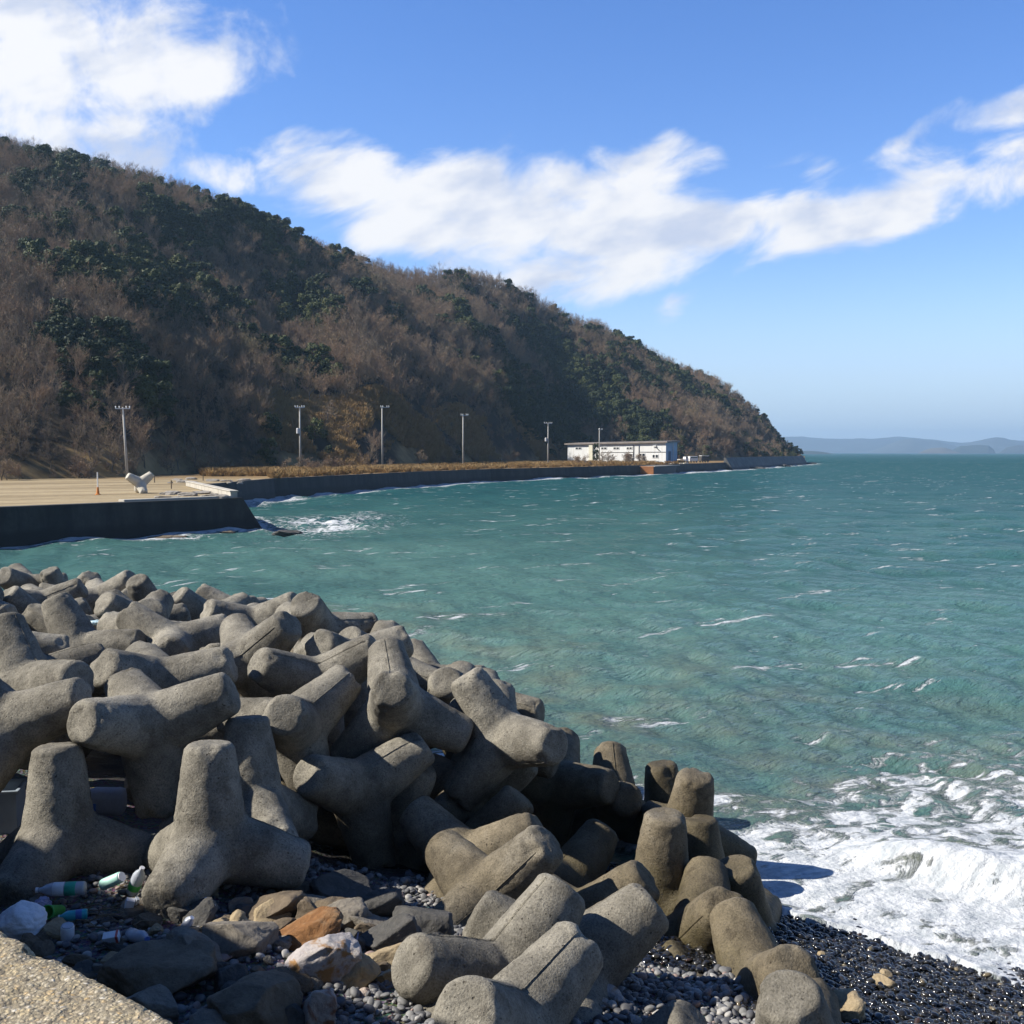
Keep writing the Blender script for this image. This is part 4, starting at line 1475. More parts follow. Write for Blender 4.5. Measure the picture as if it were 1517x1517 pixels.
# the single pale tetrapod set up in the yard across the water
PALE = simple("pale_new_concrete", (0.46, 0.43, 0.36), 0.9, 0.15, 2.0, 0.3, 0.2)
me = TET[2].copy()
me.materials.clear()
me.materials.append(PALE)
o = bpy.data.objects.new("tetrapod", me)
COL.objects.link(o)
o.matrix_world = Matrix.Translation((-29.999, 88.623, 3.095)) @ rotvec((-0.0148, 0.204, -3.3598)) @ Matrix.Scale(1.25, 4)
tag(o, "lone pale tetrapod standing upright like a Y in the sandy yard", "tetrapod")

# ---------------------------------------------------------------- parapet of the near sea wall
def aggregate_material():
    m, t, b = mat("washed_aggregate")
    pos = worldpos(t)
    wv = t.vm('ADD', pos, t.vm('SCALE', t.noise(pos, 70, 3, 0.6, 0, 1), None, 0.014))
    cell = t.voro(wv, 105.0, 'F1', 1)
    dist = t.voro(wv, 105.0, 'F1', 0)
    r = t.sep(cell)
    stone = t.ramp(r[0], [(0.0, (0.16, 0.135, 0.10)), (0.2, (0.30, 0.25, 0.17)), (0.45, (0.40, 0.34, 0.23)), (0.7, (0.47, 0.41, 0.30)), (0.85, (0.48, 0.33, 0.15)), (0.93, (0.62, 0.57, 0.47)), (1.0, (0.22, 0.17, 0.12))])
    big = t.voro(wv, 52.0, 'F1', 1)
    c = t.mix(t.m('MULTIPLY', t.step(t.sep(big)[1], 0.78, 0.8), 0.8), stone, (0.52, 0.42, 0.25, 1))
    mort = t.step(dist, 0.30, 0.55)
    c = t.mix(t.m('MULTIPLY', mort, 0.7), c, (0.20, 0.17, 0.12, 1))
    n = t.noise(pos, 5.0, 6, 0.65)
    c = t.mix(0.5, c, t.ramp(n, [(0.3, 0.62), (0.7, 1.0)]), 'MULTIPLY')
    hole = t.step(t.noise(pos, 22.0, 4, 0.6), 0.655, 0.69)
    c = t.mix(t.m('MULTIPLY', hole, 0.85), c, (0.05, 0.042, 0.03, 1))
    t.put(b.inputs['Base Color'], c)
    b.inputs['Roughness'].default_value = 0.92
    b.inputs['Specular IOR Level'].default_value = 0.2
    h = t.m('SUBTRACT', t.m('SUBTRACT', 1.0, dist), t.m('MULTIPLY', hole, 1.3))
    t.put(b.inputs['Normal'], t.bump(h, 0.7, 0.006))
    return m


E0, E1 = on(0, 1362, 4.5), on(290, 1517, 4.5)
ed = (E1 - E0)
ed.z = 0
ed.normalize()
es = Vector((-ed.y, ed.x, 0))
if es.y < 0:
    es = -es
tl = np.unique(np.concatenate([np.linspace(-26, -1.2, 60), np.arange(-1.2, 1.6, 0.0085), np.linspace(1.6, 7, 25)]))
prof = [(-1.5, -1.9), (-1.5, -0.03)] + [(-1.5 + 0.02 + q, 0.0) for q in np.arange(0, 0.3, 0.06)] + [(q, 0.0) for q in np.arange(-1.15, -0.035, 0.0085)]
prof += [(-0.026, -0.002), (-0.017, -0.006), (-0.009, -0.013), (-0.004, -0.021), (-0.001, -0.030)] + [(0.0, -q) for q in np.arange(0.045, 0.25, 0.02)] + [(0.02, -0.8), (0.05, -1.8), (0.12, -4.2)]
pr = np.array(prof)
base = np.array(E0)[None, None] + tl[:, None, None] * np.array(ed)[None, None] + pr[None, :, :1] * np.array(es)[None, None]
base = base + np.array([0, 0, 1.0]) * pr[None, :, 1:]
edge_w = np.exp(-(pr[:, 0] / 0.05) ** 2) * np.exp(-(pr[:, 1] / 0.05) ** 2)
nz = fbm(base * 38, 3, 301)
chip = np.maximum(0, fbm(base * 7 + 3.3, 3, 303) - 0.15)
up = np.array([0, 0, 1.0])
base = base + (up * 0.0032 * nz[..., None]) + up * (-0.004 * np.maximum(0, fbm(base * 16, 2, 305) - 0.3))[..., None]
base = base - (np.array(es) * 0.8 + up * 0.6) * (edge_w[None, :] * (0.028 * chip + 0.006 * np.abs(nz)))[..., None]
par = mesh_np("parapet", base.reshape(-1, 3), grid_faces(len(tl), len(pr))[:, ::-1], aggregate_material())
tag(par, "rough pebbly concrete top of the near sea wall", "sea wall")

# wall added out of view on the left to shade the near blocks
TALL_Z, T0, T1 = 6.4, 6.0, 30.0
c = Vector(E0) + ed * 0
pts_t = [Vector((E0.x, E0.y, 0)) - ed * q for q in (T0, T1)]
mid_t = (pts_t[0] + pts_t[1]) / 2 - es * 0.75
tw = MB().box((mid_t.x, mid_t.y, (TALL_Z + 4.45) / 2), (T1 - T0, 1.3, TALL_Z - 4.45), rz=math.atan2(ed.y, ed.x), bev=0.03)
tw.box((mid_t.x, mid_t.y, TALL_Z + 0.06), (T1 - T0 + 0.1, 1.45, 0.14), rz=math.atan2(ed.y, ed.x), bev=0.03)
tw = tw.build("added_shade_wall", COPE)
tag(tw, "added unseen wall beyond the left edge, there to cast shade", "sea wall")

# ---------------------------------------------------------------- rocks
def ico(sub):
    bm = bmesh.new()
    bmesh.ops.create_icosphere(bm, subdivisions=sub, radius=1.0)
    bm.verts.index_update()
    v = np.array([q.co[:] for q in bm.verts])
    f = np.array([[q.index for q in fc.verts] for fc in bm.faces])
    bm.free()
    return v, f


ICO5 = ico(5)
ICO3 = ico(3)


def rock_shape(seed, size, block=0.55, cuts=7, rough=0.07):
    rng = np.random.default_rng(seed)
    v, f = ICO5
    p = v.copy()
    nrm = (np.abs(p) ** (2 / (1 - block * 0.75))).sum(1) ** ((1 - block * 0.75) / 2)
    p = p / nrm[:, None]
    for k in range(cuts):
        d = rng.normal(size=3)
        d /= np.linalg.norm(d)
        h = rng.uniform(0.55, 0.92)
        e = p @ d - h
        p = p - np.where(e > 0, e * 0.92, 0)[:, None] * d
    o = rng.uniform(0, 90, 3)
    p = p * (1 + rough * fbm(p * 1.8 + o, 4, seed) + rough * 0.35 * fbm(p * 7 + o, 3, seed + 1))[:, None]
    return p * np.array(size), f


def rock_material(name, cols, stain=None, rough=0.85):
    m, t, b = mat(name)
    co = t.n('ShaderNodeTexCoord').outputs['Object']
    n = t.noise(co, 5.0, 8, 0.68, 0.6)
    c = t.ramp(n, [(0.25 + 0.5 * i / max(1, len(cols) - 1), x) for i, x in enumerate(cols)])
    g = t.noise(co, 40.0, 5, 0.7)
    c = t.mix(0.45, c, t.ramp(g, [(0.3, 0.5), (0.65, 1.0)]), 'MULTIPLY')
    if stain:
        c = t.mix(t.step(t.noise(co, 3.2, 6, 0.6, 0.8), 0.47, 0.58), c, stain + (1,))
    t.put(b.inputs['Base Color'], c)
    b.inputs['Roughness'].default_value = rough
    b.inputs['Specular IOR Level'].default_value = 0.3
    h = t.m('ADD', n, t.m('MULTIPLY', g, 0.35))
    t.put(b.inputs['Normal'], t.bump(h, 0.8, 0.05))
    return m


ROCK = {
    'grey': rock_material("grey_rock", [(0.110, 0.098, 0.080), (0.21, 0.185, 0.15), (0.285, 0.255, 0.205)]),
    'brown': rock_material("brown_rock", [(0.080, 0.060, 0.040), (0.160, 0.124, 0.084), (0.224, 0.176, 0.124)]),
    'rust': rock_material("rusty_rock", [(0.128, 0.060, 0.024), (0.240, 0.112, 0.040), (0.320, 0.216, 0.120)]),
    'white': rock_material("veined_rock", [(0.288, 0.256, 0.264), (0.464, 0.424, 0.400), (0.528, 0.480, 0.416)], (0.288, 0.160, 0.064)),
    'tan': rock_material("tan_rock", [(0.208, 0.152, 0.088), (0.368, 0.288, 0.176), (0.448, 0.368, 0.240)]),
    'dark': rock_material("dark_rock", [(0.040, 0.040, 0.040), (0.088, 0.084, 0.076), (0.128, 0.120, 0.112)]),
    'pink': rock_material("pinkish_rock", [(0.320, 0.240, 0.208), (0.480, 0.400, 0.336), (0.528, 0.448, 0.384)], (0.272, 0.120, 0.064)),
}
# photo position, width and height there, kind, turn, label
ROCKS = [
    (356, 1384, 96, 58, 'grey', 0.1, "squared grey boulder with a flat top behind the brown rubble"),
    (288, 1408, 82, 50, 'grey', 0.5, "rounded grey boulder leaning on the squared grey one"),
    (228, 1442, 150, 62, 'brown', -0.15, "long brown boulder in the shade below the parapet edge"),
    (228, 1482, 84, 46, 'grey', 0.3, "pale grey stone half hidden by the parapet edge"),
    (455, 1386, 108, 40, 'rust', -0.42, "long rust orange rock with a sunlit pale end"),
    (402, 1344, 90, 34, 'brown', -0.2, "dark brown slab lying under the upright tetrapod"),
    (458, 1356, 50, 44, 'brown', 0.6, "blunt brown stone behind the rusty rock"),
    (510, 1358, 66, 38, 'grey', -0.3, "grey brown stone in shade right of the blunt brown stone"),
    (474, 1418, 112, 62, 'white', -0.35, "white and violet veined boulder with ochre stains"),
    (532, 1437, 50, 44, 'tan', 0.8, "small tan pyramid shaped stone beside the pebbles"),
    (576, 1420, 70, 34, 'tan', -0.3, "sunlit tan wedge left of the pale tetrapod foot"),
    (577, 1445, 34, 22, 'tan', 0.2, "golden fist sized stone at the edge of the pebbles"),
    (574, 1392, 88, 46, 'dark', -0.5, "dark sloping slab behind the sunlit tan wedge"),
    (374, 1476, 116, 88, 'brown', 0.4, "big grey brown boulder with a red streak at the bottom"),
    (337, 1445, 44, 38, 'dark', 0.3, "bluish dark stone on the shoulder of the big boulder"),
    (471, 1490, 48, 64, 'pink', 0.2, "upright cream and pink stone with a rusty foot"),
    (489, 1449, 24, 16, 'grey', 0.0, "small pale cobble above the cream upright stone"),
    (466, 1456, 28, 18, 'grey', 0.7, "flat greenish grey cobble beside the cream upright stone"),
    (617, 1366, 92, 60, 'dark', -0.1, "dark blocky boulder under the leaning tetrapod leg"),
    (434, 1452, 56, 30, 'brown', 0.3, "flat brown stone between the big boulder and the veined one"),
    (340, 1520, 96, 44, 'grey', 0.1, "pale grey boulder cut off by the bottom of the view"),
    (454, 1333, 66, 26, 'grey', 0.2, "flat grey stone at the back of the rubble"),
    (597, 1451, 24, 20, 'grey', 0.4, "oval pale cobble touching the tetrapod foot"),
    (520, 1398, 34, 26, 'dark', 0.4, "black stone beside the white shard"),
    (426, 1505, 50, 36, 'dark', 0.9, "dark stone between the big boulder and the cream one"),
    (172, 1428, 44, 22, 'brown', 0.2, "small brown stone under the white and red carton"),
    (268, 1350, 40, 24, 'dark', 0.2, "dark stone at the foot of the upright tetrapod"),
    (500, 1314, 84, 40, 'dark', 0.2, "dark slab in deep shade right of the upright tetrapod"),
    (556, 1338, 74, 40, 'dark', -0.3, "dark angular rock behind the black stone and white shard"),
    (432, 1312, 60, 30, 'brown', 0.3, "brown rock tucked under the right foot of the upright tetrapod"),
    (548, 1368, 64, 36, 'grey', 0.5, "grey rock above the dark sloping slab"),
    (640, 1402, 54, 40, 'dark', 0.2, "dark rock squeezed behind the foot of the bright tetrapod"),
    (484, 1342, 58, 30, 'brown', -0.4, "low brown rock in front of the deep shade slab"),
    (542, 1470, 20, 12, 'pink', 0.2, "flat pinkish pebble among the grey pebbles"),
    (1244, 1490, 60, 34, 'tan', -0.2, "grey tan rock on the wet beach beside the barnacled block"),
    (1310, 1452, 30, 17, 'tan', 0.0, "larger of two sandy coloured cobbles on the black beach"),
    (1313, 1441, 16, 9, 'tan', 0.4, "smaller sandy cobble lying on the larger one"),
    (1218, 1413, 12, 8, 'tan', 0.4, "tiny tan pebble alone on the black beach"),
    (905, 1470, 30, 18, 'white', 0.5, "long pale cobble among the bright stones between the blocks"),
    (893, 1486, 20, 15, 'white', 0.2, "white rounded stone left of the long pale cobble"),
    (917, 1482, 18, 16, 'white', 0.9, "white stone right of the long pale cobble"),
    (1075, 1465, 16, 12, 'white', 0.2, "small white stone wedged below the barnacled blocks"),
    (940, 1512, 22, 16, 'white', 0.2, "white stone at the bottom between two tetrapod legs"),
    (1165, 1505, 16, 10, 'grey', 0.1, "grey cobble at the bottom of the black beach"),
]
for k, (x, y, wpx, hpx, kind, turn, lab) in enumerate(ROCKS):
    p = on(x, y + hpx * 0.15, 1.45)
    for _ in range(6):
        gz_ = float(ground_z(p.x, p.y))
        p = on(x, y + hpx * 0.15, gz_ + hpx * p.length / FPX * 0.32)
    dd = (p - Vector((0, 0, CAMZ))).length
    a, c = wpx / FPX * dd / 2, hpx / FPX * dd / 2
    v, f = rock_shape(900 + k, (a * 1.06, (a + c) * 0.55, c * 1.12), 0.5 if wpx > 30 else 0.1, 8 if wpx > 30 else 2, 0.07 if wpx > 30 else 0.04)
    o = mesh_np("rock" if wpx > 34 else "cobble", v, f, ROCK[kind])
    o.location = p
    o.rotation_euler = (0.1 * math.sin(k), -turn * 0.0 + turn * 0.9, math.atan2(-p.x, p.y) + 0.25 * math.sin(k * 2.1))
    tag(o, lab, "rock" if wpx > 34 else "stone")

# unremarkable rubble that fills the gaps between the named rocks
rr_ = np.random.default_rng(31)
cnt = 0
while cnt < 150:
    x, y = rr_.uniform(40, 640), rr_.uniform(1310, 1517)
    if x > 480 and y > 1440:
        continue
    p = on(x, y, 1.45)
    s = 0.035 + 0.11 * rr_.random() ** 1.8
    v, f = rock_shape(2000 + cnt, (s * rr_.uniform(0.9, 1.5), s, s * rr_.uniform(0.5, 0.8)), 0.45, 6, 0.07)
    o = mesh_np("rubble_stone", v, f, ROCK[('grey', 'brown', 'dark', 'brown', 'dark', 'tan')[cnt % 6]])
    o.location = (p.x, p.y, float(ground_z(p.x, p.y)) + s * 0.25)
    o.rotation_euler = rr_.uniform(-0.5, 0.5, 3) + np.array([0, 0, rr_.uniform(0, 6)])
    tag(o, "loose stone filling the rubble in front of the tetrapods", "stone", "rubble stones below the parapet")
    cnt += 1

# ---------------------------------------------------------------- pebbles
def pebble_shapes(seed, n):
    out = []
    for i in range(n):
        rng = np.random.default_rng(seed + i)
        v, f = ICO3
        p = v * (1 + 0.10 * fbm(v * 1.3 + rng.uniform(0, 50, 3), 2, seed + i))[:, None]
        p = p * np.array([1.0, rng.uniform(0.65, 0.9), rng.uniform(0.38, 0.6)])
        out.append((p, f))
    return out


DRY = pebble_material("dry_pebbles", [(0.0, (0.10, 0.10, 0.105)), (0.3, (0.17, 0.168, 0.165)), (0.6, (0.25, 0.245, 0.235)), (0.85, (0.38, 0.365, 0.34)), (0.95, (0.30, 0.22, 0.19))], False)
WET = pebble_material("wet_pebbles", [(0.0, (0.012, 0.012, 0.013)), (0.5, (0.022, 0.021, 0.020)), (0.80, (0.040, 0.037, 0.032)), (0.965, (0.16, 0.13, 0.08)), (0.985, (0.05, 0.03, 0.02))], True)
PD = bpy.data.collections.new("dry_pebble_kinds")
PW = bpy.data.collections.new("wet_pebble_kinds")
kinds(PD, [mesh_np("pebble", v, f, DRY, link=False) for v, f in pebble_shapes(600, 5)])
kinds(PW, [mesh_np("pebble", v, f, WET, link=False) for v, f in pebble_shapes(650, 5)])
rp_ = np.random.default_rng(5)


def pebble_field(name, x0, x1, y0, y1, n, keep, smin, smax, coll, label):
    x, y = rp_.uniform(x0, x1, n), rp_.uniform(y0, y1, n)
    k = keep(x, y)
    x, y = x[k], y[k]
    s = smin + (smax - smin) * rp_.random(len(x)) ** 2.2
    z = ground_z(x, y) + rp_.uniform(-0.3, 0.9, len(x)) * s
    rot = np.stack([rp_.normal(0, 0.35, len(x)), rp_.normal(0, 0.35, len(x)), rp_.uniform(0, 6.28, len(x))], 1)
    scatter(name, P3(x, y, z), rot, s, rp_.integers(0, 5, len(x)), coll, label, "pebbles")


def is_wet(x, y):
    return ground_z(x, y) + 0.1 * fbm(P3(x * 2, y * 2, 0), 2, 3) < 0.80


pebble_field("pebbles", -4.2, 3.2, 5.6, 12.5, 30000, lambda x, y: (~is_wet(x, y)) & (shore_n(x, y) < 9.5) & ((x > -1.35) | (rp_.random(len(x)) < 0.35)), 0.016, 0.055, PD, "dry grey pebbles at the foot of the tetrapods")
pebble_field("wet_pebbles", -0.5, 8.0, 5.6, 14.5, 44000, lambda x, y: is_wet(x, y) & (shore_n(x, y) > -0.5), 0.014, 0.050, PW, "glossy black wet pebbles beside the surf")

# ---------------------------------------------------------------- washed up litter
def plastic(name, col, rough=0.35, trans=0.0):
    m, t, b = mat(name)
    co = t.n('ShaderNodeTexCoord').outputs['Object']
    n = t.noise(co, 14.0, 5, 0.6)
    t.put(b.inputs['Base Color'], t.mix(0.35, col + (1,), t.ramp(n, [(0.3, 0.55), (0.7, 1.0)]), 'MULTIPLY'))
    b.inputs['Roughness'].default_value = rough
    b.inputs['Transmission Weight'].default_value = trans
    t.put(b.inputs['Normal'], t.bump(n, 0.25, 0.02))
    return m


PL = {
    'clear': plastic("cloudy_plastic", (0.62, 0.66, 0.74), 0.25, 0.35),
    'green': plastic("green_plastic", (0.06, 0.40, 0.08), 0.35),
    'mint': plastic("mint_plastic", (0.42, 0.72, 0.62), 0.45),
    'teal': plastic("teal_plastic", (0.03, 0.36, 0.42), 0.3),
    'white': plastic("white_plastic", (0.78, 0.78, 0.80), 0.5),
    'red': plastic("red_print", (0.62, 0.10, 0.07), 0.5),
    'blue': plastic("blue_print", (0.06, 0.14, 0.42), 0.4),
    'jade': plastic("jade_label", (0.04, 0.42, 0.28), 0.5),
    'lilac': plastic("lilac_plastic", (0.45, 0.42, 0.60), 0.5),
}
FOAM = simple("shade_grey_polystyrene", (0.30, 0.32, 0.37), 0.9, 0.08, 30.0, 0.35, 0.2)  # white float, its base colour darkened for the shade it lies in
TUB = simple("shade_dimmed_plastic", (0.27, 0.32, 0.38), 0.6, 0.12, 6.0, 0.1)  # pale blue tub, shade put into its colour by darkening it


def put(o, x, y, lift, d=None, rot=(0, 0, 0)):
    """stand a piece of litter on the ground where the photo shows it"""
    if d is None:
        p = on(x, y, 1.5)
        p.z = float(ground_z(p.x, p.y))
        p = on(x, y, p.z + lift)
    else:
        p = at(x, y, d)
    o.location = p
    o.rotation_euler = rot
    return o


def bottle(name, label, x, y, rot, L, r, body, band=None, cap='white', band_z=(0.3, 0.65), lift=0.12, crush=0.0, d=None):
    root = empty(name)
    tag(root, label, "bottle")
    prof = [(0.0, -L / 2), (r * 0.85, -L / 2), (r, -L / 2 + r * 0.25), (r, -L * 0.2), (r * 0.95, -L * 0.15), (r, -L * 0.1), (r, L * 0.17), (r * 0.8, L * 0.28), (r * 0.42, L * 0.38), (r * 0.34, L * 0.43), (r * 0.34, L * 0.46)]
    mb = MB().lathe(prof, None, 18)
    if crush:
        rg = np.random.default_rng(int(x * 7 + y))
        v = np.array(mb.v)
        v[:, 0] *= 1 - crush * (0.5 + 0.5 * vnoise(v * 9 + rg.uniform(0, 9, 3), 3))
        v[:, 1] += crush * 0.3 * r * vnoise(v * 14, 5)
        mb.v = [tuple(q) for q in v]
    mb.build("body", PL[body], root, True)
    MB().lathe([(0.0, L * 0.45), (r * 0.4, L * 0.45), (r * 0.4, L * 0.5), (0.0, L * 0.5)], None, 14).build("cap", PL[cap], root, False)
    if band:
        for i, bcol in enumerate(band):
            z0 = -L * 0.32 + i * L * 0.24
            rr = r * 1.02 * (1 - crush * 0.15)
            MB().lathe([(rr * 0.98, z0), (rr, z0 + 0.002), (rr, z0 + L * 0.22), (rr * 0.98, z0 + L * 0.222)], None, 18).build("paper_label", PL[bcol], root, True)
    put(root, x, y, lift, d, rot)
    return root


R90 = math.pi / 2
bottle("plastic_bottle", "large lying bottle with jade green and white wrapping", 90, 1317, (R90, 0.0, -R90 + 0.12), 0.44, 0.062, 'clear', ['jade', 'white'], 'white', lift=0.16)
bottle("plastic_bottle", "clear bottle leaning upright with a green band at its base", 203, 1304, (0.25, 0.42, 0.1), 0.30, 0.058, 'clear', ['green'], 'white', lift=0.20)
bottle("plastic_bottle", "teal bottle lying beside the green tub", 108, 1356, (R90, 0.15, -R90 + 0.3), 0.24, 0.045, 'teal', ['blue'], 'white', lift=0.10)
bottle("plastic_bottle", "dusty bluish bottle lying on the brown boulder", 206, 1388, (R90 - 0.2, 0.0, 0.75), 0.34, 0.058, 'clear', None, 'blue', lift=0.10, crush=0.35)
bottle("plastic_bottle", "crushed clear bottle by the foot of the upright tetrapod", 278, 1368, (0.5, 0.5, 0.4), 0.16, 0.05, 'clear', None, 'white', lift=0.12, crush=0.5)
bottle("plastic_bottle", "flattened greenish bottle lying under the upright tetrapod", 308, 1338, (R90, 0.2, 0.9), 0.18, 0.045, 'mint', ['white'], 'white', lift=0.10, crush=0.5)
root = empty("drink_tube")
tag(root, "pale mint tube tilted against the clear bottle", "tube")
MB().lathe([(0.0, -0.115), (0.05, -0.115), (0.052, -0.10), (0.052, 0.10), (0.047, 0.115), (0.0, 0.115)], None, 20).build("body", PL['mint'], root, True)
MB().lathe([(0.0, 0.114), (0.044, 0.114), (0.044, 0.126), (0.0, 0.126)], None, 20).build("lid", PL['white'], root, False)
put(root, 166, 1305, 0.20, None, (0.5, 1.05, 0.25))
root = empty("plastic_tub")
tag(root, "bright green tub lying between the foam lump and the teal bottle", "tub")
MB().lathe([(0.0, -0.12), (0.045, -0.12), (0.06, 0.11), (0.065, 0.11), (0.065, 0.12), (0.055, 0.12), (0.042, -0.105), (0.0, -0.105)], None, 18).build("body", PL['green'], root, True)
put(root, 80, 1350, 0.12, None, (1.2, 0.5, -0.3))
root = empty("cup")
tag(root, "small white can standing at the edge of the litter", "can")
MB().lathe([(0.0, -0.06), (0.05, -0.06), (0.056, -0.05), (0.056, 0.05), (0.05, 0.06), (0.0, 0.06)], None, 18).build("body", PL['white'], root, True)
MB().lathe([(0.046, 0.058), (0.05, 0.062), (0.05, 0.066), (0.046, 0.068), (0.0, 0.062)], None, 18).build("rim", PL['clear'], root, False)
put(root, 100, 1381, 0.08, None, (0.15, 0.1, 0))
root = empty("carton")
tag(root, "white carton with a red stripe lying near the brown boulder", "carton")
MB().box((0, 0, 0), (0.13, 0.08, 0.07), bev=0.006).build("body", PL['white'], root)
MB().box((0.048, 0, 0), (0.022, 0.083, 0.073), bev=0.004).build("stripe", PL['red'], root)
put(root, 165, 1389, 0.08, None, (0.35, -0.12, 0.15))
root = empty("carton")
tag(root, "small torn white carton below the leaning clear bottle", "carton")
MB().box((0, 0, 0), (0.075, 0.06, 0.09), bev=0.004).build("body", PL['white'], root)
MB().box((0.055, 0.01, 0.01), (0.028, 0.05, 0.10), rz=0.3, bev=0.003).build("flap", PL['clear'], root)
put(root, 192, 1339, 0.08, None, (0.2, 0.3, 0.4))
MBc = rock_shape(71, (0.09, 0.055, 0.06), 0.1, 9, 0.25)
o = mesh_np("plastic_bag", MBc[0], MBc[1], PL['lilac'])
tag(o, "crumpled lilac bag beside the bright green tub", "plastic bag")
put(o, 63, 1338, 0.08)
v, f = rock_shape(72, (0.26, 0.17, 0.13), 0.35, 3, 0.07)
o = mesh_np("foam_block", v, f, simple("worn_white_foam", (0.74, 0.74, 0.76), 0.9, 0.08, 20.0, 0.3, 0.2))
tag(o, "big worn white foam lump behind the parapet corner", "foam block")
put(o, 26, 1362, 0.16, None, (0.1, 0.12, -0.35))
# float and tub in the shade behind the left upright tetrapod
root = empty("foam_float")
tag(root, "rounded white float lying in shade behind the flat topped tetrapod", "float")
mb = MB().box((0, 0, 0), (0.40, 0.26, 0.27), bev=0.085)
mb.build("body", FOAM, root, True)
MB().box((-0.12, -0.135, -0.03), (0.09, 0.012, 0.09), bev=0.004).build("patch", PL['blue'], root)
put(root, 158, 1187, 0.17, None, (0, 0.04, 0.1))
root.scale = (1.15, 1.15, 1.2)
root = empty("storage_tub")
tag(root, "pale blue tub standing in shade at the left edge", "tub")
mb = MB()
for sx, sy, w, d_ in ((-0.2, 0, 0.014, 0.30), (0.2, 0, 0.014, 0.30)):
    mb.box((sx, sy, 0), (w, d_, 0.44))
mb.box((0, -0.15, 0), (0.414, 0.014, 0.44))
mb.box((0, 0.15, 0), (0.414, 0.014, 0.44))
mb.box((0, 0, -0.21), (0.40, 0.30, 0.014))
mb.build("body", TUB, root)
mb = MB()
mb.box((0, -0.165, 0.215), (0.47, 0.03, 0.035), bev=0.008).box((0, 0.165, 0.215), (0.47, 0.03, 0.035), bev=0.008)
mb.box((-0.22, 0, 0.213), (0.03, 0.30, 0.034), bev=0.008).box((0.22, 0, 0.213), (0.03, 0.30, 0.034), bev=0.008)
mb.build("rim", TUB, root)
put(root, -2, 1200, 0.24, None, (0.05, 0.0, 0.15))
root.scale = (1.15, 1.15, 1.2)
root = empty("broken_panel")
tag(root, "sharp white and blue plastic shard stuck among the rocks", "shard")
MB().add([(-0.03, 0, 0.09), (0.03, 0, -0.10), (0.10, 0.01, -0.10), (0.0, 0.01, 0.06), (-0.03, 0.014, 0.09), (0.03, 0.014, -0.10), (0.10, 0.024, -0.10), (0.0, 0.024, 0.06)],
         [(0, 1, 2, 3), (7, 6, 5, 4), (0, 4, 5, 1), (1, 5, 6, 2), (2, 6, 7, 3), (3, 7, 4, 0)]).build("blade", PL['white'], root)
MB().add([(0.11, 0, -0.02), (0.13, 0, -0.03), (0.145, 0.01, 0.08), (0.135, 0.01, 0.09)], [(0, 1, 2, 3)]).build("splinter", PL['blue'], root)
put(root, 506, 1399, 0.16, None, (0.2, 0, 0.3))
MBc = rock_shape(75, (0.22, 0.14, 0.035), 0.2, 6, 0.25)
o = mesh_np("plastic_sheet", MBc[0], MBc[1], plastic("shiny_film", (0.55, 0.72, 0.76), 0.12))
tag(o, "crumpled shiny film caught in the left back rows of the pile", "plastic sheet")
o.location = at(134, 922, 18.6)
# straw and twigs among the litter
DRIFT = simple("driftwood", (0.20, 0.155, 0.105), 0.9, 0.3, 12, 0.4, 0.1)
rs = np.random.default_rng(8)
for k in range(14):
    x, y = rs.uniform(120, 215), rs.uniform(1340, 1385)
    p = on(x, y, 1.5)
    p.z = float(ground_z(p.x, p.y)) + 0.05
    a, L = rs.uniform(-0.6, 0.6), rs.uniform(0.12, 0.36)
    mb = MB().tube([(-L / 2, 0, 0.02), (0, 0.015, 0.035), (L / 2, -0.01, 0.015)], [0.007, 0.006, 0.003], 5)
    o = mb.build("driftwood_stick", DRIFT, None, False, p)
    o.rotation_euler = (0, rs.uniform(-0.2, 0.2), a)
    tag(o, "thin brown stick lying among the litter", "stick", "sticks among the litter")

# ---------------------------------------------------------------- yard: marker post
PAINT = simple("white_paint", (0.70, 0.70, 0.68), 0.5, 0.08, 4, 0.05)
ORANGE = simple("faded_orange", (0.55, 0.20, 0.04), 0.6, 0.2, 3, 0.1)
root = empty("marker_post", on(145, 733, QZ))
tag(root, "slim white marker post with an orange foot in the sandy yard", "post")
MB().tube([(0, 0, 0), (0, 0, 1.75)], 0.05, 8).build("pole", PAINT, root)
MB().lathe([(0.22, 0), (0.22, 0.05), (0.13, 0.07), (0.07, 0.6), (0.0, 0.61)], None, 14).build("cone", ORANGE, root)
for k, (x, y) in enumerate(((229, 715), (254, 724), (301, 712))):
    pp = on(x, y, QZ)
    o = MB().box((0, 0, 0.35), (0.09, 0.09, 0.7), bev=0.01).box((0, 0, 0.72), (0.12, 0.12, 0.06)).build("short_stake", DRIFT, None, False, pp)
    tag(o, ("short stake right of the lone pale tetrapod", "short stake near the edge of the yard", "short stake by the rubble at the back of the yard")[k], "stake")
DBR = rock_material("broken_concrete", [(0.16, 0.15, 0.13), (0.32, 0.29, 0.25), (0.42, 0.38, 0.32)])
rd = np.random.default_rng(12)
for k in range(26):
    x, y = (rd.uniform(235, 330), rd.uniform(730, 738)) if k < 12 else (rd.uniform(250, 370), rd.uniform(708, 716))
    s = rd.uniform(0.18, 0.5)
    v, f = rock_shape(3000 + k, (s * 1.5, s, s * 0.5), 0.5, 6, 0.08)
    o = mesh_np("rubble_stone", v, f, DBR)
    o.location = on(x, y, QZ + s * 0.1)
    tag(o, "chunk of broken concrete lying in the sandy yard", "rubble", "broken concrete in the yard")

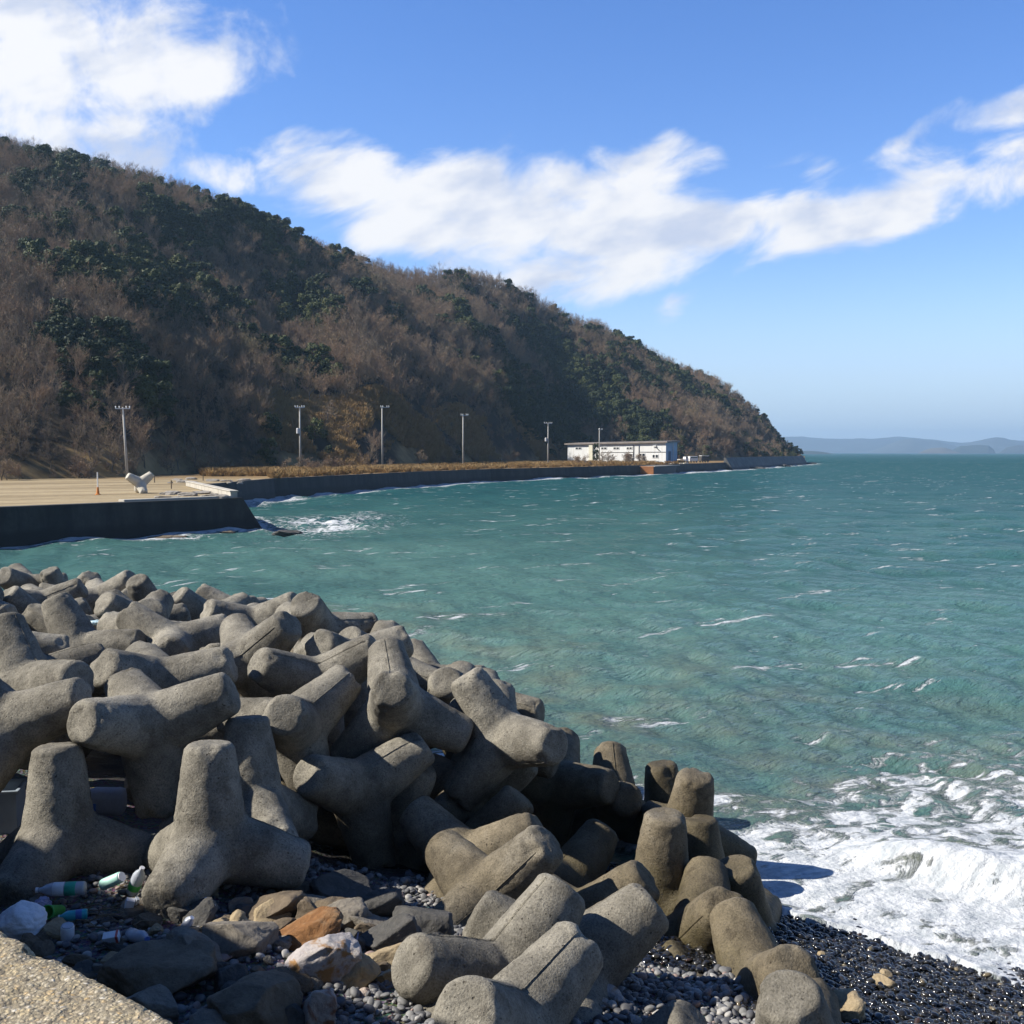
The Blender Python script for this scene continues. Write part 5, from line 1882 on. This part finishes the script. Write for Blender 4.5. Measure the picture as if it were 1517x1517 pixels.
# ---------------------------------------------------------------- utility poles
POLE = simple("pole_concrete", (0.40, 0.385, 0.35), 0.85, 0.12, 1.5, 0.1, 0.2)
STEEL = simple("galvanised_steel", (0.55, 0.55, 0.55), 0.45, 0.1, 3, 0.05, 0.5)
CERAM = simple("white_ceramic", (0.80, 0.80, 0.78), 0.3, 0.05, 3, 0.0)


def terrain_z(px, d):
    f = (d - np.interp(px, PXC, Db)) / (np.interp(px, PXC, Dr) - np.interp(px, PXC, Db))
    return QZ if f <= 0 else max(QZ, float(hill_point(np.array([px]), np.array([f]))[0][2]))


def pole(px, top_y, d, label, lean=0.0, arms=((0.25, 1.7),), box=None, rz=0.0, side=0):
    top = at(px, top_y, d)
    z0 = terrain_z(px, d) - 0.4
    H = top.z - z0
    root = empty("utility_pole", (top.x, top.y, z0), rz)
    tag(root, label, "utility pole", "utility poles at the hill foot")
    MB().tube([(lean * H, 0, 0), (0, 0, H)], [0.19, 0.115], 12).build("shaft", POLE, root, True)
    for dz, L in arms:
        off = side * L * 0.32
        a = MB().box((off, -0.13, H - dz), (L, 0.10, 0.12)).build("crossarm", STEEL, root)
        mb = MB()
        for u in (-0.46, -0.22, 0.24, 0.46):
            mb.lathe([(0.0, 0.06), (0.05, 0.06), (0.09, 0.12), (0.05, 0.17), (0.10, 0.24), (0.06, 0.32), (0.0, 0.34)], Matrix.Translation((off + u * L, -0.13, H - dz)), 8)
        mb.build("insulators", CERAM, a)
    if box:
        dz, s = box
        b = MB().lathe([(0.0, -0.45), (0.27, -0.45), (0.29, -0.36), (0.29, 0.36), (0.24, 0.45), (0.0, 0.46)], Matrix.Translation((s * 0.52, -0.05, H - dz)), 14)
        b.build("transformer", STEEL, root, False)
        MB().box((s * 0.25, -0.05, H - dz - 0.1), (0.45, 0.08, 0.10)).build("bracket", STEEL, root)
    return root


pole(182, 603, 142, "tall pale pole with one crossarm standing behind the lone Y shaped tetrapod", 0.045, ((0.2, 1.9),), None, 0.1)
pole(444, 602, 184, "utility pole with a narrow cable box, before dark woods left of the grassy slope", 0.0, ((0.2, 1.6),), (4.1, -0.6), 0.1)
pole(566, 602, 214, "slim utility pole half hidden by bushes on the grassy slope", 0.0, ((0.2, 1.7),), None, 0.1, 1)
pole(686, 614, 236, "utility pole with a one sided crossarm above the pale bushes", 0.0, ((0.2, 1.6),), None, 0.1, 0.6)
pole(812, 626, 272, "utility pole with a transformer left of the white building", 0.0, ((0.2, 2.0),), (4.2, -1), 0.1)
pole(888, 634, 318, "short utility pole standing in front of the white building", 0.0, ((0.5, 1.2),), None, 0.3, 0.8)

# ---------------------------------------------------------------- white building by the quay
def cladding(name, col, pitch, dirt):
    m, t, b = mat(name)
    co = t.n('ShaderNodeTexCoord').outputs['Object']
    x, y, z = t.sep(co)
    st = t.noise(t.vm('MULTIPLY', co, (1.5, 1.5, 0.15)), 1.0, 6, 0.65)
    c = t.mix(t.step(st, 0.45, 0.75, 0, 0.45), col + (1,), dirt + (1,))
    t.put(b.inputs['Base Color'], c)
    b.inputs['Roughness'].default_value = 0.6
    t.put(b.inputs['Normal'], t.bump(t.m('SINE', t.m('MULTIPLY', t.m('ADD', x, y), 6.283 / pitch)), 0.5, 0.03))
    return m


WHITE = cladding("white_cladding", (0.68, 0.69, 0.68), 0.30, (0.42, 0.38, 0.32))
SHADEW = cladding("blue_cladding", (0.26, 0.37, 0.50), 0.30, (0.18, 0.26, 0.36))  # white building's shaded end, the blue of the shade put into the colour
DGLASS = simple("dark_window", (0.02, 0.025, 0.03), 0.08, 0.2, 1, 0.0, 0.6)
ROOFM = simple("brown_grey_roof", (0.20, 0.17, 0.15), 0.7, 0.25, 0.6, 0.1)
DARKT = simple("dark_trim", (0.06, 0.055, 0.05), 0.7, 0.2, 2, 0.05)
CREAM = simple("cream_panel", (0.60, 0.58, 0.46), 0.7, 0.1, 1, 0.05)
NR = Vector((44.5, 318, 0))
FL = Vector((17.1, 338, 0))
e1 = (NR - FL).normalized()                           # along the front, left to right
LEN = (NR - FL).length
yaw = math.atan2(e1.y, e1.x)
bld = empty("warehouse", (FL.x, FL.y, QZ - 0.2), yaw)
tag(bld, "long white two storey building with brown roof edge and end wall tinted blue as in shade", "building")
Hh, DEP = 6.3, 7.0
MB().add([(0, 0, 0), (LEN, 0, 0), (LEN, 0, Hh), (0, 0, Hh - 0.5)], [(0, 1, 2, 3)]).add(
    [(0, 0, 0), (0, DEP, 0), (0, DEP, Hh - 0.2), (0, 0, Hh - 0.5)], [(3, 2, 1, 0)]).add(
    [(0, DEP, 0), (LEN, DEP, 0), (LEN, DEP, Hh + 0.2), (0, DEP, Hh - 0.2)], [(3, 2, 1, 0)]).build("wall", WHITE, bld)
ew = MB().add([(LEN, 0.004, 0), (LEN, DEP, 0), (LEN, DEP, Hh + 0.2), (LEN, 0.004, Hh)], [(0, 1, 2, 3)]).build("end_wall", SHADEW, bld)
MB().box((LEN + 0.06, 2.3, 2.0), (0.12, 1.2, 3.6)).build("door", simple("deep_blue_door", (0.03, 0.06, 0.13), 0.5, 0.2), bld)
MB().box((LEN + 0.08, 4.4, 3.1), (0.12, 0.14, 6.0)).build("downpipe", STEEL, bld)
rv = [(-0.8, -0.7, Hh - 0.52), (LEN + 0.7, -0.7, Hh - 0.02), (LEN + 0.7, DEP + 0.5, Hh + 0.22), (-0.8, DEP + 0.5, Hh - 0.22)]
rv2 = [(a, b_, c + 0.45) for a, b_, c in rv]
MB().add(rv + rv2, [(3, 2, 1, 0), (4, 5, 6, 7), (0, 1, 5, 4), (1, 2, 6, 5), (2, 3, 7, 6), (3, 0, 4, 7)]).build("roof", ROOFM, bld)


def sx(px):
    """distance along the front where a photo column meets it"""
    r = (px - 758.5) / FPX
    # FL + s*e1 : x/y = r
    return (r * FL.y - FL.x) / (e1.x - r * e1.y)


MB().box(((sx(948) + LEN) / 2, -0.03, 3.55), (LEN - sx(948) - 0.02, 0.07, 0.18)).box(((sx(890) + sx(938)) / 2, -0.03, 3.45), (sx(938) - sx(890), 0.07, 0.15)).build("ledge", DARKT, bld)
for px_ in (938.5, 946.5):
    MB().tube([(sx(px_), -0.14, 0.2), (sx(px_), -0.14, Hh - 0.6)], 0.09, 8).build("downpipe", DARKT, bld)


def window(px0, px1, z0, z1, panes, lit=False):
    a, b_ = sx(px0), sx(px1)
    f = MB()
    w_ = 0.10
    f.box(((a + b_) / 2, -0.04, z0 - w_ / 2), (b_ - a + 2 * w_, 0.12, w_)).box(((a + b_) / 2, -0.04, z1 + w_ / 2), (b_ - a + 2 * w_, 0.12, w_))
    for i in range(panes + 1):
        xx = a + (b_ - a) * i / panes
        f.box((xx, -0.04, (z0 + z1) / 2), (w_ * (1.6 if 0 < i < panes else 1), 0.12, z1 - z0))
    fr = f.build("window", PAINT, bld)
    MB().box(((a + b_) / 2, -0.012, (z0 + z1) / 2), (b_ - a, 0.04, z1 - z0)).build("pane", DGLASS, fr)


for p0, p1 in ((852.5, 861), (890.5, 898.5), (908.5, 917), (928, 936)):
    window(p0, p1, 4.45, 4.95, 2)
window(928, 937, 2.3, 3.0, 2)
window(946.6, 955.3, 2.4, 3.1, 2)
window(966.5, 970, 1.9, 2.75, 1)
window(971.2, 974.8, 1.9, 2.75, 1)
window(936.3, 939, 0.9, 1.8, 1)
MB().box((sx(876), -0.25, 2.9), (1.3, 0.5, 5.8)).build("chimney_shaft", CREAM, bld)
MB().box((sx(970), -0.2, Hh - 1.0), (1.0, 0.35, 0.32)).build("lamp_housing", PAINT, bld)
MB().tube([(sx(972), -0.2, Hh - 1.4), (sx(977), -0.25, Hh - 2.3)], 0.12, 6).build("bracket", DARKT, bld)
# a dark evergreen standing against the front
src = made.get(6) or made.get(5) or made.get(7)
o = empty("evergreen_tree", (FL + e1 * sx(881)).to_tuple())
o.location.z = QZ
o.location.y -= 5.5
for s_ in src:
    c = s_.copy()
    COL.objects.link(c)
    c.parent = o
o.scale = (0.5, 0.5, 0.9)
tag(o, "small dark evergreen growing against the front of the white building", "tree")

# rusty ended landing stage with clutter on it
RUST = rock_material("rusted_steel", [(0.20, 0.07, 0.025), (0.36, 0.14, 0.045), (0.30, 0.20, 0.12)])
j0 = on(944.5, 703, 0.0)
jr = empty("landing_stage", (j0.x, j0.y, 0))
tag(jr, "dark landing stage with a rust red end below the white building", "jetty")
j1 = on(1004, 698.5, 0.0)
jd = Vector((j1.x - j0.x, j1.y - j0.y, 0))
jl = jd.length
jr.rotation_euler = (0, 0, math.atan2(jd.y, jd.x))
MB().box((jl / 2 + 0.2, -1.4, 0.45), (jl, 5.6, 3.0), bev=0.06).build("hull", DARKT, jr)
MB().box((0.12, -2.4, 0.5), (0.3, 3.4, 3.2), bev=0.05).build("rusted_plate", RUST, jr)
MB().box((jl / 2 + 0.3, -1.4, 2.05), (jl + 0.4, 6.0, 0.18), bev=0.03).build("deck", COPE, jr)
rj = np.random.default_rng(4)
LITB = simple("bleached_crate", (0.62, 0.60, 0.52), 0.8, 0.2, 2, 0.1)
for k in range(11):
    u = rj.uniform(0.45, 1.0) * jl
    s = rj.uniform(0.3, 0.75)
    p = Vector((j0.x, j0.y, 0)) + jd.normalized() * u + Vector((-jd.y, jd.x, 0)).normalized() * rj.uniform(-3.4, 0.4)
    mb = MB().box((0, 0, s * 0.3), (s * 1.5, s, s * 0.6), bev=0.03).box((0, 0, s * 0.64), (s * 1.6, s * 1.1, 0.06), bev=0.01).box((0, -s * 0.52, s * 0.3), (s * 1.2, 0.03, s * 0.2))
    o = mb.build("crate", LITB if k % 3 else DARKT, None, False, (p.x, p.y, 2.14))
    o.rotation_euler = (0, 0, rj.uniform(-0.6, 0.6))
    tag(o, "bleached crate lying on the deck of the landing stage" if k % 3 else "dark crate lying on the deck of the landing stage", "crate", "crates on the landing stage")
pp = on(962, 687, 2.4)
o = MB().box((0, 0, 0), (5.2, 0.9, 0.16), ry=-0.14, bev=0.02).box((-1.6, 0, -0.25), (0.2, 0.8, 0.5)).build("gangplank", LITB, None, False, (pp.x, pp.y, 2.75))
o.rotation_euler = (0, 0, yaw + 0.7)
tag(o, "pale gangplank sloping onto the rust ended landing stage", "plank")

# small pale roofed vehicles parked beyond the building
TYRE = simple("black_rubber", (0.015, 0.015, 0.015), 0.8, 0.1, 4, 0.0)


def kei_truck(px, py, d, rz, label, col, van):
    p = at(px, py, d)
    root = empty("parked_truck" if not van else "parked_van", (p.x, p.y, QZ), rz)
    tag(root, label, "van" if van else "truck")
    cabm = col
    mb = MB()
    if van:
        mb.box((0, 0, 0.95), (3.3, 1.5, 1.0), bev=0.1).box((0.05, 0, 1.66), (3.0, 1.36, 0.62), bev=0.14)
    else:
        mb.box((1.05, 0, 0.95), (1.2, 1.5, 1.0), bev=0.1).box((1.0, 0, 1.6), (1.0, 1.36, 0.6), bev=0.12)
    mb.build("body", cabm, root)
    if not van:
        b2 = MB().box((-0.65, 0, 0.72), (2.1, 1.5, 0.12))
        for sy in (-0.72, 0.72):
            b2.box((-0.65, sy, 0.95), (2.1, 0.06, 0.34))
        b2.box((-1.68, 0, 0.95), (0.06, 1.4, 0.34)).build("truck_bed", cabm, root)
    MB().box((1.0 if not van else 0.1, 0, 1.62), (0.8 if not van else 2.6, 1.40, 0.36), bev=0.03).box((1.52 if not van else 1.52, 0, 1.6), (0.06, 1.15, 0.4)).build("side_window", DGLASS, root)
    for sx_ in (1.05, -1.05):
        for sy in (-0.7, 0.7):
            M = Matrix.Translation((sx_, sy, 0.29)) @ Matrix.Rotation(R90, 4, 'X')
            wh = MB().lathe([(0.0, -0.08), (0.27, -0.08), (0.29, -0.05), (0.29, 0.05), (0.27, 0.08), (0.0, 0.08)], M, 14).build("wheel", TYRE, root)
            MB().lathe([(0.0, -0.09), (0.15, -0.09), (0.15, 0.09), (0.0, 0.09)], M, 10).build("rim", STEEL, wh)
    for sy in (-0.52, 0.52):
        MB().box((1.66, sy, 0.92), (0.05, 0.24, 0.16), bev=0.01).build("headlight", PAINT, root)
    return root


kei_truck(1012, 678, 345, 0.5, "small white open truck parked left in the row beyond the building", PAINT, False)
kei_truck(1026, 678, 352, 0.45, "small white van parked in the middle of the row beyond the building", PAINT, True)
kei_truck(1043, 678, 358, 0.5, "dark van with a pale roof rack parked right in the row beyond the building", DARKT, True)
o = MB().box((0, 0, 0), (3.0, 1.5, 0.16), bev=0.03).box((-1.0, 0, -0.12), (0.08, 1.4, 0.16)).box((1.0, 0, -0.12), (0.08, 1.4, 0.16)).build("roof_load", PAINT)
pq = at(1043, 678, 358)
o.location = (pq.x, pq.y, QZ + 2.16)
o.rotation_euler = (0, 0, 0.5)
tag(o, "flat white board lying on the roof of the dark van", "board")
# rocks off the tip of the headland and in the inlet
for k, (x, y, wpx, hpx, lab) in enumerate(((1190, 687, 22, 4, "low black rock spit off the tip of the headland"), (1203, 686.5, 14, 2.2, "outermost flat black rock off the headland tip"),
                                           (1118, 693, 26, 4, "dark rocks along the foot of the grey revetment"), (1158, 690, 26, 4, "dark wet rocks nearer the headland tip below the revetment"),
                                           (428, 787, 46, 9, "dark rock awash beside the sloping wall end"), (335, 785, 26, 4, "brown rock in the foam at the foot of the near sea wall"), (245, 791, 50, 3.5, "flat brown rocks in the foam along the sea wall"))):
    p = on(x, y, 0.25)
    dd = p.length
    a, c = wpx / FPX * dd / 2, hpx / FPX * dd / 2
    v, f = rock_shape(4000 + k, (a, a * 0.6, c * 1.3), 0.3, 9, 0.2)
    o = mesh_np("shore_rock", v, f, ROCK['dark' if k not in (5, 6) else 'brown'])
    o.location = (p.x, p.y, 0.05)
    o.rotation_euler = (0, 0, math.atan2(-p.x, p.y))
    tag(o, lab, "rock")

# ---------------------------------------------------------------- haze over the water
hz = MB().box((0, 4500, 84), (19600, 9900, 180)).build("haze", None) if False else None
mh = bpy.data.materials.new("sea_haze")
mh.use_nodes = True
th_ = NT(mh.node_tree)
pv = th_.n('ShaderNodeVolumePrincipled')
pv.inputs['Color'].default_value = (0.50, 0.76, 1.0, 1)
pv.inputs['Density'].default_value = HAZE
pv.inputs['Anisotropy'].default_value = 0.2
ho = th_.n('ShaderNodeOutputMaterial')
th_.nt.links.new(pv.outputs[0], ho.inputs['Volume'])
hz = MB().box((0, 4400, 86), (19800, 10200, 184)).build("haze", mh)
tag(hz, "thin blue sea haze", "haze", kind="stuff")
